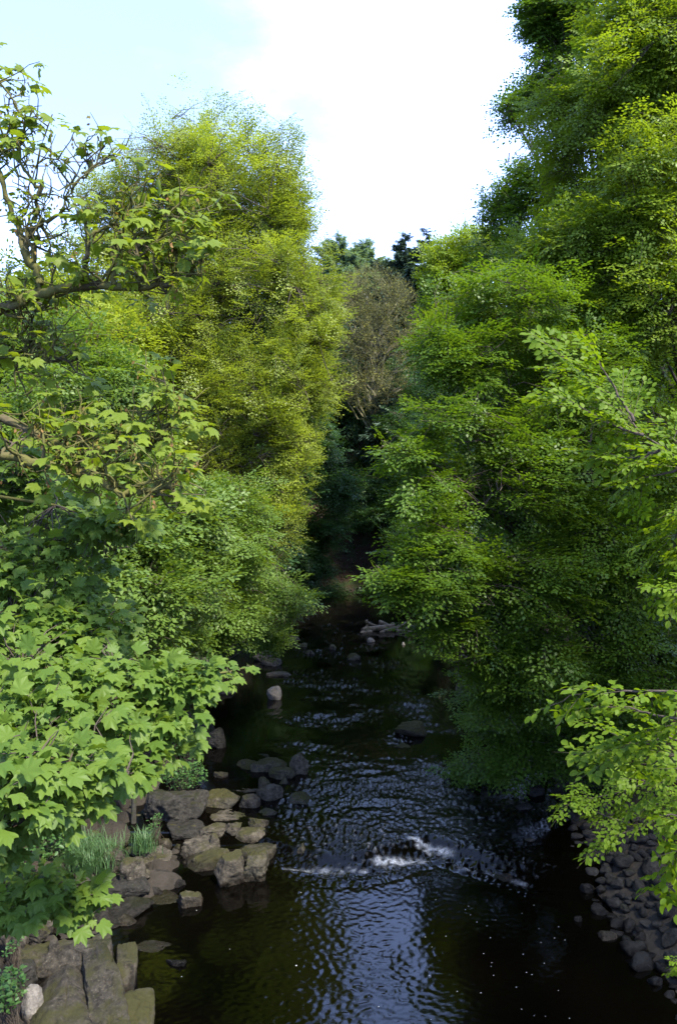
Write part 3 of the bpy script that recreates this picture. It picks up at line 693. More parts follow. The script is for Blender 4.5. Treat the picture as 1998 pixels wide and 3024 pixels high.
for k, (lab, bx, by, lb) in enumerate([
  ('shadowed tree behind the river bend, left of the brown slope', -9, 56, [(820, 1350, 54, 120, 180, 2.5), (760, 1150, 55, 140, 150, 2.5), (880, 1180, 56, 90, 150, 2.5), (700, 1500, 52, 130, 160, 2)]),
  ('shadowed tree above the brown slope at the river bend', 2.5, 62, [(1060, 1300, 60, 100, 120, 2.5), (1000, 1180, 61, 90, 120, 2.5), (1150, 1200, 61, 100, 140, 2.5), (1110, 1400, 58, 90, 60, 2), (1050, 1440, 53.5, 80, 60, 1.5), (1060, 1530, 53, 50, 35, 1.2)]),
  ('shadowed tree behind the drooping sapling at the river bend', 8, 56, [(1270, 1250, 55, 110, 180, 2.5), (1330, 1400, 53, 120, 180, 2.5), (1220, 1500, 53, 90, 120, 2), (1380, 1150, 56, 110, 160, 2.5)]),
  ('shadowed tree on the right bank beyond the log pile', 8, 38, [(1400, 1400, 36, 150, 180, 2.5), (1350, 1650, 35, 140, 130, 2), (1520, 1600, 34, 150, 180, 2), (1760, 1480, 34, 200, 250, 2.5), (1650, 1170, 33, 170, 200, 2.5), (1900, 1200, 33, 230, 260, 2.5)])]):
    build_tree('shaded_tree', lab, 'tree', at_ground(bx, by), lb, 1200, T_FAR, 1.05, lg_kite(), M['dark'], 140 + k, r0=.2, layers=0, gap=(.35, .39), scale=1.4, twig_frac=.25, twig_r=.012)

for k, (lab, bx, by, lb) in enumerate([
  ('broad shadowed tree low behind the yellow beech on the left bank', -10, 40, [(560, 1400, 41, 190, 200, 3), (720, 1330, 42, 150, 200, 3), (450, 1150, 43, 200, 200, 3), (640, 1560, 38, 150, 120, 2), (800, 1350, 44, 130, 200, 3), (820, 1150, 46, 120, 150, 3), (850, 1530, 46, 60, 90, 2), (760, 1640, 36, 90, 60, 1.5)]),
  ('tall unseen tree added deep in the wood on the left bank', -15, 42, [(220, 1390, 42, 250, 250, 3), (100, 1200, 40, 250, 300, 3), (-120, 1300, 38, 300, 400, 3), (300, 1080, 45, 200, 230, 3)]),  # hidden from view; added to block sky reflected in the slack water
  ('green tree closing the gap behind the crown of the yellow beech', -8, 52, [(650, 900, 51, 170, 140, 3), (800, 1000, 51, 130, 180, 3), (520, 800, 51, 130, 120, 3), (870, 850, 52, 60, 100, 2)])]):
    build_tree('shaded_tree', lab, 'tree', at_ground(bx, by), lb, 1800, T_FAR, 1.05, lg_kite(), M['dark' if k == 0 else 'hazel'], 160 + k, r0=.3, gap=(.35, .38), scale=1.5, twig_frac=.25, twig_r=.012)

def conifer(label, u, vtop, d, w_px, mat, seed, zfrac=.05, droop=-.25, dens=1.0, base_z=None, group=None, name='spruce_tree', nlen=.62):
    rng = np.random.default_rng(seed)
    topp = V(u, vtop, d); base = np.array([topp[0], d, gz(topp[0], d)]); H = topp[2] - base[2]
    wr = w_px * d / FPX
    root = thing(name, base, label, 'conifer', group)
    tp = np.stack([base - np.array([0, 0, .4]), base + np.array([.05, 0, H * .5]), topp]); tp = smooth_line(tp, 10)
    v, q = tubes(tp[None], np.linspace(.02 * H * .6, .02, 10)[None], 7); link('trunk', mesh_np('trunk', v, q, True), M['bark'], root)
    Fr = Frames(); bag = Bag(); P, A, Nn, S_ = [], [], [], []; pts = []; rad = []
    z = H * zfrac + H * .05
    while z < H * .99:
        f = (z - H * zfrac) / (H * (1 - zfrac)); nb = int(rng.integers(5, 8))
        Lb = wr * (1 - f) ** .72 * rng.uniform(.75, 1.15) + .15
        for j in range(nb):
            a = rng.uniform(0, 2 * math.pi); l = Lb * rng.uniform(.55, 1.1)
            d0 = np.array([math.cos(a), math.sin(a), droop + .55 * f + rng.normal(0, .08)])
            s = base + np.array([0, 0, z + rng.normal(0, .1)])
            e = s + d0 * l; mid_ = (s + e) / 2 + np.array([0, 0, -.06 * l])
            pts.append(np.stack([s, mid_, e])); rad.append([.014, .009, .004])
            ns = int(max(14, 56 * l * dens)); fr = rng.uniform(.12, 1, ns)
            pp = s + (e - s) * fr[:, None] + rng.normal(0, .05, (ns, 3))
            sgn = rng.choice([-1, 1], ns); an = a + sgn * rng.uniform(.3, 1.2, ns)
            P.append(pp); A.append(np.stack([np.cos(an), np.sin(an), rng.normal(-.25, .3, ns)], 1)); Nn.append(np.array([0, 0, 1.]) + rng.normal(0, .5, (ns, 3))); S_.append(nlen * rng.uniform(.6, 1.4, ns) * (.5 + .6 * (1 - fr)) * min(1.3, .5 + l / 2) * (.4 + .6 * min(1, (1 - f) * 4)))
        z += H * .015 + .10
    v, q = tubes(np.array(pts), np.array(rad), 3); link('branch_mass', mesh_np('branch_mass', v, q), M['bark_twig'], root, 'stuff')
    Fr.add(np.concatenate(P), np.concatenate(A), np.concatenate(Nn), np.concatenate(S_))
    leaves(root, Fr, lg_needle(.09), mat)
    return root
conifer('pale blue-green larch, left of the pair on the skyline behind the brown tree', 1000, 690, 76, 230, M['larch'], 51, dens=2.0, name='larch_tree', droop=0)
conifer('pale blue-green larch, right of the pair on the skyline behind the brown tree', 1080, 702, 78, 240, M['larch'], 52, dens=2.0, name='larch_tree', droop=0)
conifer('pale larch standing lower between the skyline pair', 1042, 745, 74, 190, M['larch'], 50, dens=1.6, name='larch_tree', droop=0)
conifer('dark spruce on the skyline right of the bare brown tree', 1195, 685, 70, 250, M['spruce'], 53, dens=2.4)
conifer('narrow spruce with the highest tip on the skyline beside the rounded beech', 1258, 665, 72, 150, M['spruce'], 54, dens=2.0)
conifer('short dark spruce at the foot of the bare brown tree', 1140, 1110, 56, 110, M['spruce'], 55, dens=1.3)
conifer('shadowed spruce on the slope left of the bare brown tree', 985, 930, 66, 110, M['spruce'], 56, dens=1.3)
conifer('shadowed spruce behind the trunk of the bare brown tree', 1085, 880, 68, 110, M['spruce'], 57, dens=1.4)
conifer('shadowed spruce between the bare brown tree and the right bank', 1225, 900, 62, 100, M['spruce'], 58, dens=1.4)
conifer('shadowed spruce hidden low behind the yellow beech edge', 900, 990, 62, 110, M['spruce'], 59, dens=1.2)
conifer('wispy larch with drooping bare tips on the skyline at the right trees', 1425, 545, 52, 90, M['larch'], 60, dens=.5, name='larch_tree', droop=-.1)
conifer('sparse larch with one long level branch above the rounded beech', 1372, 640, 50, 60, M['larch'], 61, dens=.4, name='larch_tree', droop=0)
conifer('dark blue-green pine crown showing small at the left edge', 25, 770, 56, 70, M['spruce'], 62, dens=1.4, name='pine_tree')

# bare brown tree at the bend
def bare_tree():
    rng = np.random.default_rng(91); base = at_ground(2.6, 57)
    root = thing('bare_tree', base, 'brown leafless tree with pale crooked boughs in the gap at the river bend', 'tree')
    lv = [[], [], [], []]; ends = []
    top = V(1110, 900, 57)
    tr = smooth_line([base - [0, 0, .4], V(1125, 1350, 57), V(1105, 1180, 57), V(1110, 1040, 57), top], 16)
    trr = np.linspace(.30, .06, 16)
    C, R = lobes_px([(1100, 880, 57, 95, 85, 3), (1040, 960, 56, 60, 110, 2.5), (1175, 950, 57, 60, 110, 2.5), (1110, 1000, 56, 60, 90, 2), (1030, 1090, 56, 50, 90, 2), (1205, 1070, 57, 35, 90, 2), (1100, 1150, 56, 90, 60, 2)])
    for j in range(64):
        k = int(rng.integers(0, len(C))); e = C[k] + unit(rng.standard_normal(3)) * R[k] * rng.uniform(.4, 1.0)
        s = tr[int(np.clip(15 * ((e[2] - base[2]) / (top[2] - base[2]) - .25), 4, 14))]
        n = 8; pl = s + (e - s) * np.linspace(0, 1, n)[:, None] + rng.normal(0, .16, (n, 3)); pl[0] = s; pl[:, 2] += np.sin(np.linspace(0, np.pi, n)) * .4
        lv[0].append(pl)
    nd = np.concatenate([np.concatenate(lv[0]), tr[5:]])
    P, D = crown_points(C, R, 2300, rng, .35, .5)
    bag = Bag(); v, q = connect(P, nd, rng, .008, .08, 5); bag.add(v, q)
    # fine end twigs
    m_ = 3 * len(P); PP = np.repeat(P, 3, 0); dd = np.repeat(D, 3, 0) + rng.normal(0, .6, (m_, 3)) + [0, 0, .5]
    ee = PP + unit(dd) * rng.uniform(.4, .9, (m_, 1))
    v, q = tubes(np.stack([PP, (PP + ee) / 2 + rng.normal(0, .05, (m_, 3)), ee], 1), np.broadcast_to(np.array([.0075, .006, .004]), (m_, 3)), 3); bag.add(v, q)
    v, q = tubes(tr[None], trr[None], 8); link('trunk', mesh_np('trunk', v, q, True), M['bark_pale'], root)
    for pl in lv[0]:
        v, q = tubes(pl[None], np.linspace(.13, .03, 8)[None], 5); link('limb', mesh_np('limb', v, q, True), M['bark_pale'], root)
    link('twig_mass', bag.mesh('twig_mass'), M['bark_olive'], root, 'stuff')
    n = 8500; i = rng.integers(0, m_, n); Fr = Frames()
    Fr.add(PP[i] + (ee - PP)[i] * rng.random((n, 1)), rng.standard_normal((n, 3)), rng.standard_normal((n, 3)), rng.uniform(.07, .15, n))
    leaves(root, Fr, lg_kite(), M['bud'])
bare_tree()

# ------------------------------------------------------------------ near sycamores on the left
SYC = [lg_syc(.22, 1), lg_syc(.34, 2), lg_syc(.45, 3), lg_syc(.28, 4)]
def rosettes(Fr, pos, dirs, rng, nmin=4, nmax=7, size=.13, droop=.5, toward=(.25, -.3, 0)):
    for p, d in zip(pos, dirs):
        n = int(rng.integers(nmin, nmax + 1)); a0 = rng.uniform(0, 6.28); d = d / (np.linalg.norm(d) + 1e-9)
        x = np.cross(d, [0, 0, 1.]); x = x / (np.linalg.norm(x) + 1e-6); y = np.cross(d, x)
        a = a0 + np.arange(n) * 2.4
        ax = d * .5 + (np.cos(a)[:, None] * x + np.sin(a)[:, None] * y) * .8 + np.array(toward) + rng.normal(0, .15, (n, 3)); ax[:, 2] -= droop * rng.uniform(.3, 1.6, n)
        ax = unit(ax); s = size * rng.uniform(.42, 1.2, n)
        nm = np.array([0, 0, 1.]) + ax * .2 + np.array([.1, -.35, 0]) + rng.normal(0, .25, (n, 3))
        Fr.add(p + ax * s[:, None] * .55 + rng.normal(0, .015, (n, 3)), ax, nm, s)
def crooked(rng, p, d, length, nseg, kink=.35, up=.15):
    pts = [np.array(p)]; d = np.array(d) / np.linalg.norm(d)
    for i in range(nseg):
        d = d + rng.normal(0, kink, 3) + np.array([0, 0, up]); d /= np.linalg.norm(d)
        pts.append(pts[-1] + d * length / nseg)
    return np.array(pts)
def mossy_sycamore():
    rng = np.random.default_rng(61)
    base = at_ground(-5.2, 6.5)
    root = thing('sycamore_tree', base, 'old sycamore with crooked mossy limbs reaching across the upper left', 'tree')
    tr = smooth_line([base - [0, 0, .4], base + [.1, 0, 4], base + [.3, -.1, 8], base + [.2, .2, 13]], 14)
    v, q = tubes(tr[None], np.linspace(.34, .1, 14)[None], 12); link('trunk', mesh_np('trunk', v, q, True), M['bark_syc'], root)
    LM = [  # photo-pixel polylines with depth, start/end radius in photo px
      ([(-150, 975, 6.2), (0, 915, 6.2), (120, 868, 6.2), (260, 845, 6.1), (400, 848, 6.0), (500, 836, 5.9), (570, 800, 5.9)], 25, 6),
      ([(118, 868, 6.2), (112, 800, 6.2), (70, 735, 6.2), (55, 680, 6.25), (28, 600, 6.3), (6, 520, 6.3), (-25, 440, 6.3)], 15, 7),
      ([(70, 735, 6.2), (95, 690, 6.2), (130, 655, 6.15), (195, 615, 6.1), (215, 560, 6.1), (270, 500, 6.1), (310, 430, 6.1)], 9, 3),
      ([(100, 660, 6.2), (108, 600, 6.2), (120, 560, 6.2), (60, 480, 6.3), (70, 380, 6.3), (40, 300, 6.3)], 9, 3),
      ([(235, 850, 6.1), (250, 790, 6.1), (262, 740, 6.0), (275, 690, 6.0), (360, 660, 6.0), (420, 600, 6.0)], 11, 3),
      ([(335, 845, 6.0), (338, 780, 6.0), (330, 730, 6.0), (380, 710, 5.9), (440, 680, 5.9), (520, 640, 5.9)], 10, 3),
      ([(410, 848, 6.0), (425, 790, 5.9), (400, 740, 5.9), (470, 700, 5.9), (540, 690, 5.8), (600, 725, 5.8)], 10, 3),
      ([(-100, 990, 6.6), (0, 1015, 6.6), (70, 1058, 6.5), (130, 1070, 6.5), (230, 1060, 6.4)], 12, 4),
      ([(-100, 1215, 6.0), (0, 1237, 6.0), (100, 1270, 6.0), (165, 1310, 5.9), (215, 1365, 5.9), (300, 1390, 5.8), (400, 1350, 5.8), (450, 1310, 5.8), (490, 1270, 5.8)], 17, 4),
      ([(-100, 1325, 5.6), (0, 1345, 5.6), (130, 1368, 5.6), (250, 1402, 5.6), (340, 1445, 5.5), (420, 1452, 5.5), (480, 1440, 5.5), (520, 1460, 5.5)], 20, 5),
      ([(165, 1310, 5.9), (260, 1330, 5.8), (340, 1330, 5.7), (400, 1260, 5.7), (450, 1220, 5.7)], 9, 3),
      ([(60, 1060, 6.5), (100, 1000, 6.5), (95, 930, 6.5), (150, 900, 6.4)], 7, 3)]
    tips = []; bag = Bag()
    for li, (L_, ra, rb) in enumerate(LM):
        P = np.array([V(*a) for a in L_]); d0 = L_[0][2]
        if li in (0, 7, 8, 9):
            kz = np.argmin(np.abs(tr[:, 2] - P[0][2] + .6)); P = np.concatenate([[tr[kz]], P])
        n = 4 * len(P); pl = smooth_line(P, n); pl[1:-1] += rng.normal(0, .012, (n - 2, 3))
        rr = np.linspace(ra, rb, n) * d0 / FPX * .85 * rng.uniform(.85, 1.2, n)
        v, q = tubes(pl[None], rr[None], 8); link('limb', mesh_np('limb', v, q, True), M['bark_syc'], root)
        top_bare = li in (1, 2, 3)
        seg = np.linalg.norm(np.diff(pl, axis=0), axis=1).sum()
        for b in range(int(seg * (11.0 if top_bare else 7.0))):
            k = int(rng.integers(n // 4 if li in (0, 7, 8, 9) else 2, n)); s = pl[k]
            t_ = unit(pl[min(k + 1, n - 1)] - pl[max(k - 1, 0)])
            d = t_ * .35 + unit(rng.standard_normal(3)) * np.array([.8, .6, .6]) + np.array([.1, -.05, .5 if rng.random() < .8 else -.5])
            ln = rng.uniform(.16, .48) * (1.25 if top_bare else 1); c = crooked(rng, s, d, ln, 6, .38, .12)
            v, q = tubes(c[None], (np.linspace(min(.015, rr[k] * .6), .0042, 7) * rng.uniform(.8, 1.3, 7))[None], 5); bag.add(v, q)
            tips.append((c[-1], c[-1] - c[-3], top_bare))
            for b2 in range(int(rng.integers(2, 5))):
                k2 = int(rng.integers(2, 6)); d2 = unit(rng.standard_normal(3)) + np.array([.15, -.05, .35])
                c2 = crooked(rng, c[k2], d2, rng.uniform(.15, .4), 4, .4, .15)
                v, q = tubes(c2[None], np.linspace(.0062, .0026, 5)[None], 4); bag.add(v, q)
                tips.append((c2[-1], c2[-1] - c2[-3], top_bare))
    link('twig_mass', bag.mesh('twig_mass', True), M['bark_syc'], root, 'stuff')
    Fr = Frames(); Fk = Frames()
    for p, d, bare in tips:
        u, v_, dd = project(p[None]); u, v_ = u[0], v_[0]
        leafy = .55 if v_ < 430 else (.38 if (v_ < 880 and u < 360) else (.40 if v_ < 900 else .30))
        if rng.random() < leafy:
            rosettes(Fr, [p], [d + np.array([0, 0, .6])], rng, 3, 7, .105 if not bare else (.09 if v_ < 430 else .07), .95)
        if rng.random() < .35:
            n = 5; Fk.add(p + rng.normal(0, .012, (n, 3)) - np.array([0, 0, 1.]) * np.linspace(0, .1, n)[:, None], np.array([0, 0, -1.]) + rng.normal(0, .4, (n, 3)), rng.standard_normal((n, 3)), np.full(n, .035))
    leaves(root, Fr, SYC, M['syc_old'], 300)
    fl = leaves(root, Fk, lg_kite(), M['catkin'], 0, 'flower_mass'); fl['kind'] = 'stuff'
mossy_sycamore()

def near_sycamore():
    rng = np.random.default_rng(62)
    base = at_ground(-4.8, 4.8)
    root = thing('sycamore_tree', base, 'near sycamore with dense large pale green leaves low on the left', 'tree')
    tr = smooth_line([base - [0, 0, .4], base + [.1, 0, 3], base + [.2, .1, 6.5]], 10)
    v, q = tubes(tr[None], np.linspace(.22, .06, 10)[None], 10); link('trunk', mesh_np('trunk', v, q, True), M['bark_syc'], root)
    LB = [(60, 1440, 7.2, 180, 110, .8), (330, 1535, 6.6, 140, 40, .3), (120, 1620, 6.8, 190, 140, .8), (60, 1820, 6.2, 170, 170, .8), (250, 1850, 6.3, 130, 110, .6),
          (100, 2060, 5.2, 220, 160, .8), (340, 2040, 5.4, 200, 110, .6), (570, 1975, 5.6, 70, 50, .3), (500, 2090, 5.4, 110, 100, .4), (430, 2200, 5.2, 120, 70, .4),
          (140, 2250, 4.3, 170, 120, .5), (310, 2280, 4.5, 90, 70, .35), (25, 2390, 4.3, 60, 90, .3), (210, 2350, 4.4, 90, 30, .3), (700, 1985, 8.6, 55, 22, .2),
          (110, 2590, 5.2, 130, 50, .4), (250, 2640, 5.2, 70, 35, .25), (40, 2660, 5.1, 60, 50, .3)]
    C, R = lobes_px(LB)
    P, D = crown_points(C, R * 1.12, 1500, rng, .1, .6, (2.2, .44), 4)
    limbs = []
    for c in C:
        kz = np.argmin(np.abs(tr[:, 2] - c[2] + .2)); s = tr[kz]
        m_ = (s + c) / 2 + np.array([0, 0, .25]); pl = smooth_line([s, m_, c, c + (c - m_) * .08], 12); pl[1:-1] += rng.normal(0, .02, (10, 3)); limbs.append(pl)
        v, q = tubes(pl[None], np.linspace(.022, .004, 12)[None], 6); link('limb', mesh_np('limb', v, q, True), M['bark_syc'], root)
    nd = np.concatenate([l[4:] for l in limbs])
    bag = Bag(); v, q = connect(P, nd, rng, .0045, .05, 1.5); bag.add(v, q)
    link('twig_mass', bag.mesh('twig_mass'), M['bark_twig'], root, 'stuff')
    Fr = Frames(); rosettes(Fr, P, D * .5 + np.array([.3, -.2, .5]), rng, 3, 6, .100, .65)
    leaves(root, Fr, SYC, M['syc'], 300)
near_sycamore()

# ------------------------------------------------------------------ near beech on the right
def near_beech():
    rng = np.random.default_rng(63)
    base = at_ground(5.6, 6.0)
    root = thing('beech_tree', base, 'near beech whose bright leafy branches hang in from the right edge', 'tree')
    tr = smooth_line([base - [0, 0, .4], base + [0, 0, 4], base + [-.2, .1, 9]], 10)
    v, q = tubes(tr[None], np.linspace(.25, .1, 10)[None], 10); link('trunk', mesh_np('trunk', v, q, True), M['bark'], root)
    BR = [([(2080, 1450), (1950, 1350), (1840, 1285), (1760, 1215), (1680, 1140), (1600, 1065)], 6.0, 1.0),
          ([(1800, 1245), (1740, 1150), (1690, 1070)], 6.0, .8), ([(1840, 1285), (1740, 1260), (1650, 1210), (1590, 1185)], 5.9, .8),
          ([(1900, 1330), (1820, 1350), (1740, 1345)], 5.8, .9), ([(2000, 1380), (1900, 1400), (1830, 1410)], 5.8, 1.0), ([(2060, 1400), (1990, 1330), (1960, 1290)], 5.9, .8),
          ([(2080, 1480), (2010, 1500), (1975, 1560), (1955, 1620)], 5.6, .8), ([(2080, 1620), (2000, 1660), (1930, 1710)], 5.8, .8), ([(2060, 1760), (1985, 1745)], 5.4, .7), ([(2080, 1560), (2010, 1620), (1980, 1690)], 5.8, .8),
          ([(2080, 2050), (1900, 2040), (1750, 2038), (1640, 2045), (1560, 2080)], 4.8, .7), ([(2080, 2130), (1900, 2115), (1790, 2090), (1690, 2085)], 4.9, .8),
          ([(2080, 2210), (1930, 2180), (1820, 2200), (1740, 2170)], 5.2, 1.0), ([(2080, 2250), (1950, 2230), (1850, 2260), (1780, 2240)], 5.4, 1.0),
          ([(2080, 2320), (1900, 2300), (1750, 2340), (1610, 2365)], 8.0, .8), ([(2080, 2380), (1900, 2370), (1760, 2420), (1690, 2400)], 7.8, .8), ([(2080, 2420), (1900, 2410), (1800, 2450), (1710, 2480)], 7.6, .8), ([(2060, 2340), (1930, 2330), (1830, 2300)], 7.0, .8),
          ([(2060, 2330), (1995, 2420), (1960, 2480), (1985, 2500)], 4.6, .6), ([(2060, 2500), (1995, 2510), (1950, 2530), (1925, 2580), (1928, 2620)], 4.6, .55), ([(2050, 2850), (1990, 2855)], 5.5, .5),
          ([(2080, 2150), (1990, 2140), (1900, 2150)], 4.9, .9), ([(2080, 2280), (1980, 2270), (1880, 2330)], 6.4, .8)]
    Fr = Frames(); bag = Bag()
    for L_, d0, wd in BR:
        P = np.array([V(u + 75 * min(1, max(0, 2080 - u) / 300), v, d0 + .15 * i) for i, (u, v) in enumerate(L_)])
        n = 14; pl = smooth_line(P, n); pl[1:-1] += rng.normal(0, .005, (n - 2, 3))
        if L_[0][0] >= 2040:
            kz = np.argmin(np.abs(tr[:, 2] - P[0][2] + .5)); pl = np.concatenate([smooth_line([tr[kz], (tr[kz] + P[0]) / 2 + [0, 0, .1], pl[0]], 6)[:-1], pl])
        v, q = tubes(pl[None], np.linspace(.013, .003, len(pl))[None], 6); link('limb', mesh_np('limb', v, q, True), M['bark_twig'], root)
        seg = pl[-n:]; ln = np.linalg.norm(np.diff(seg, axis=0), axis=1).sum(); ns = max(5, int(ln * (19 if L_[0][1] < 1900 else 14)))
        k = np.sort(rng.uniform(0, n - 1.01, ns)); i = k.astype(int); f = (k - i)[:, None]
        pos = seg[i] * (1 - f) + seg[i + 1] * f; tg = unit(seg[i + 1] - seg[i])
        pos = np.concatenate([pos, seg[-1:]]); tg = np.concatenate([tg, tg[-1:]]); ns += 1
        sgn = np.where(np.arange(ns) % 2, 1., -1.)[:, None]
        side = np.cross(tg, [0, 0, 1.])
        ax = tg * .7 + side * sgn * rng.uniform(.2, .9, (ns, 1)) + np.array([0, 0, -.02]) + rng.normal(0, .22, (ns, 3)); ax[-1] = tg[-1]
        nm = np.array([0, -.25, 1.]) + rng.normal(0, .3, (ns, 3))
        sc = rng.uniform(.7, 1.15, ns)
        spray_frames(Fr, T_NEARS if d0 < 5 else T_NEAR, pos, ax, nm, sc * (1.0 if d0 < 5 else wd), rng)
        v, q = spray_twigs(.24 if d0 < 5 else .5, pos, ax, sc * (1.0 if d0 < 5 else wd), .0028); bag.add(v, q)
    link('twig_mass', bag.mesh('twig_mass'), M['bark_twig'], root, 'stuff')
    # unseen rest of its crown, added beside the frame to shade the right shore
    C = np.array([[8.3, 9.0, 8.0], [8.6, 11.5, 7.6], [7.6, 6.6, 9.5], [9.6, 13.5, 9.0], [7.0, 8.5, 10.8], [7.6, 10.6, 10.3], [8.6, 13.0, 10.8], [8.6, 10.6, 12.0], [9.8, 12.4, 12.6]]); R = np.array([[2.3, 2.3, 1.6], [2.3, 2.3, 1.6], [2.3, 2.3, 1.6], [2.3, 2.3, 1.6], [2.0, 2.0, 1.6], [1.9, 2.0, 1.6], [2, 2, 1.6], [2, 2, 1.8], [2, 2.2, 1.6]])
    P, D = crown_points(C, R, 1300, rng, .2, 0)
    for c in C:
        pl = smooth_line([tr[6], (tr[6] + c) / 2 + [0, 0, .4], c], 8); v, q = tubes(pl[None], np.linspace(.07, .015, 8)[None], 6); link('limb', mesh_np('limb', v, q, True), M['bark'], root)
    nm = np.array([0, 0, 1.]) + rng.normal(0, .3, (len(P), 3)); sc = rng.uniform(.9, 1.3, len(P))
    Fo = Frames(); spray_frames(Fo, T_BEECH, P, D * [1, 1, .3] + rng.normal(0, .3, (len(P), 3)), nm, sc, rng)
    leaves(root, Fo, lg_kite(), M['beech_near'], 0)
    leaves(root, Fr, lg_beech(), M['beech_near'], 300)
near_beech()

# ------------------------------------------------------------------ rocks
def ico(sub):
    import bmesh
    bm = bmesh.new(); bmesh.ops.create_icosphere(bm, subdivisions=sub, radius=1.0)
    bm.verts.ensure_lookup_table()
    v = np.array([x.co[:] for x in bm.verts]); f = np.array([[a.index for a in x.verts] for x in bm.faces]); bm.free()
    return v, f
ICO = {k: ico(k) for k in (2, 3, 4, 5)}
def rock_mesh(dims, seed, box=.6, cuts=12, rough=.10, sub=4, flat=None):
    rng = np.random.default_rng(seed); v, f = ICO[sub]; v = v.copy()
    ex = 2 / box; p = v / (np.abs(v) ** ex).sum(1, keepdims=True) ** (1 / ex)
    for _ in range(cuts):
        n = unit(rng.standard_normal(3) * np.array([1, 1, .8])); d = rng.uniform(.62, .95)
        s = p @ n - d; p = p - np.where(s > 0, s, 0)[:, None] * n * .93
    if flat is not None:
        n = unit(np.array([rng.normal(0, .14), rng.normal(0, .14), 1.0])); s = p @ n - flat; p = p - np.where(s > 0, s, 0)[:, None] * n * .95
    D = np.asarray(dims) / 2
    w = p * D
    avg = float(np.mean(D)); ns = 1.3 / avg
    dirv = unit(p)
    w = w + dirv * ((fbm(w + seed, ns, seed, 4) - .5) * 2 * rough * avg)[:, None] + dirv * ((fbm(w + seed, ns * 6, seed + 9, 3) - .5) * .35 * rough * avg * 2)[:, None]
    crack = np.abs(fbm(w * np.array([1, 1, 2.2]) + seed * 3, ns * 1.1, seed + 31, 2) - .5)
    w = w - dirv * (np.clip(.03 - crack, 0, .03) / .03 * .10 * avg)[:, None]
    st = w[:, 2] + .35 * w[:, 0] * np.sin(seed) + .12 * avg * (fbm(w, ns * .8, seed + 50, 2) - .5)
    gph = np.abs(((st / (.42 * avg) + seed * .37) % 1) - .5)
    w = w - dirv * (np.clip(.09 - gph, 0, .09) / .09 * .045 * avg * (fbm(w, ns, seed + 70, 2) > .45))[:, None]
    w = w + dirv * ((fbm(w, 22.0, seed + 80, 2) - .5) * .022)[:, None]
    return mesh_np("rock", w, f, True)
def place_rock(u, vb, wpx, hpx, label, mat='rock', z0=0.0, yaw=0., asp=.8, seed=None, hz=None, box=.6, flat=None, sub=4, tilt=(0, 0), name='boulder', cat='rock', rough=.14, cuts=13):
    """u, vb: photo pixel of the foot nearest the camera; wpx, hpx: its size in the photo"""
    g0 = G(u, vb, z0); d = g0[1]; w = wpx * d / FPX; dep = w * asp
    if d > 15.5:                                    # the water above the rapids stands a little higher
        z0 = max(z0, .16 + .0072 * (d - 16)); g0 = G(u, vb, z0); d = g0[1]; w = wpx * d / FPX; dep = w * asp
    ang = math.atan2(CAM_H - z0, d)
    hh = hz if hz is not None else max(.12, (hpx * d / FPX - dep * math.sin(ang) * .75) / math.cos(ang))
    full = hh + .25
    seed = seed if seed is not None else int(u * 7 + vb)
    me_ = rock_mesh((w, dep, full * 1.05), seed, box, cuts, rough, 5 if (w > .3 and d < 24) else sub, flat)
    ob = link(name, me_, M[mat]); ob.location = (g0[0], d + dep * .5, z0 + hh - full * .5)
    ob.rotation_euler = (tilt[0], tilt[1], yaw)
    return tag(ob, label, cat)
R_ = place_rock
R_(807, 2068, 46, 48, 'pale pointed stone standing alone in dark water near the left bank', 'rock_pale', asp=.7, box=.9)
R_(735, 2275, 85, 36, 'flat grey lump at the left end of the joined boulders in the river', 'rock_moss')
R_(790, 2285, 110, 60, 'long humped boulder in the middle of the joined boulders', 'rock_moss', flat=.6)
R_(878, 2288, 62, 62, 'square-topped pale boulder at the right end of the joined boulders', 'rock')
R_(830, 2302, 85, 44, 'round mossy boulder in front of the joined boulders', 'rock_moss', box=.85)
R_(835, 2316, 30, 18, 'tiny dark mossy stone just below the joined boulders', 'rock_moss', sub=3)
R_(765, 2245, 80, 20, 'low dark ledge just above the joined boulders', 'rock_dark', flat=.3)
R_(778, 2335, 48, 42, 'rounded brown stone standing left of the tilted pale stone', 'rock_moss', box=.9)
R_(792, 2368, 85, 52, 'tilted stone with a pale ridge near the end of the rock spit', 'rock', tilt=(.1, .25))
R_(730, 2345, 90, 28, 'low dark slab leading out to the rounded brown stone', 'rock_dark', flat=.3)
R_(893, 2375, 82, 38, 'lone long mossy boulder with a pale end, furthest out from the spit', 'rock_moss', tilt=(0, -.12))
R_(790, 2408, 62, 30, 'smooth brown dome of rock half under water beside the rapids', 'rock_moss', box=.95)
R_(645, 2388, 120, 66, 'broad mossy boulder beside the large dark boulder', 'rock_moss')
R_(728, 2388, 74, 42, 'grey-brown boulder between the broad mossy one and the water', 'rock')
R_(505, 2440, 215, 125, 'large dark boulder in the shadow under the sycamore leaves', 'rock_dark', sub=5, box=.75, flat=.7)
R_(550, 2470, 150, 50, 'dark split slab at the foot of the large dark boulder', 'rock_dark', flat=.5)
R_(665, 2425, 130, 26, 'long thin pale ledge across the top of the slab steps', 'rock', flat=.4, box=.4)
R_(620, 2472, 95, 46, 'weathered grey block, left of the two in the slab steps', 'rock', z0=.1, flat=.6, yaw=.2, box=.45)
R_(684, 2462, 62, 42, 'small weathered grey block right of the larger one in the slab steps', 'rock', z0=.1, flat=.6, box=.45)
R_(756, 2452, 72, 48, 'pale rough stone at the water end of the upper slab step', 'rock', flat=.6)
R_(745, 2488, 112, 44, 'pale humped slab above the flat mossy slab', 'rock', z0=.08, yaw=.2)
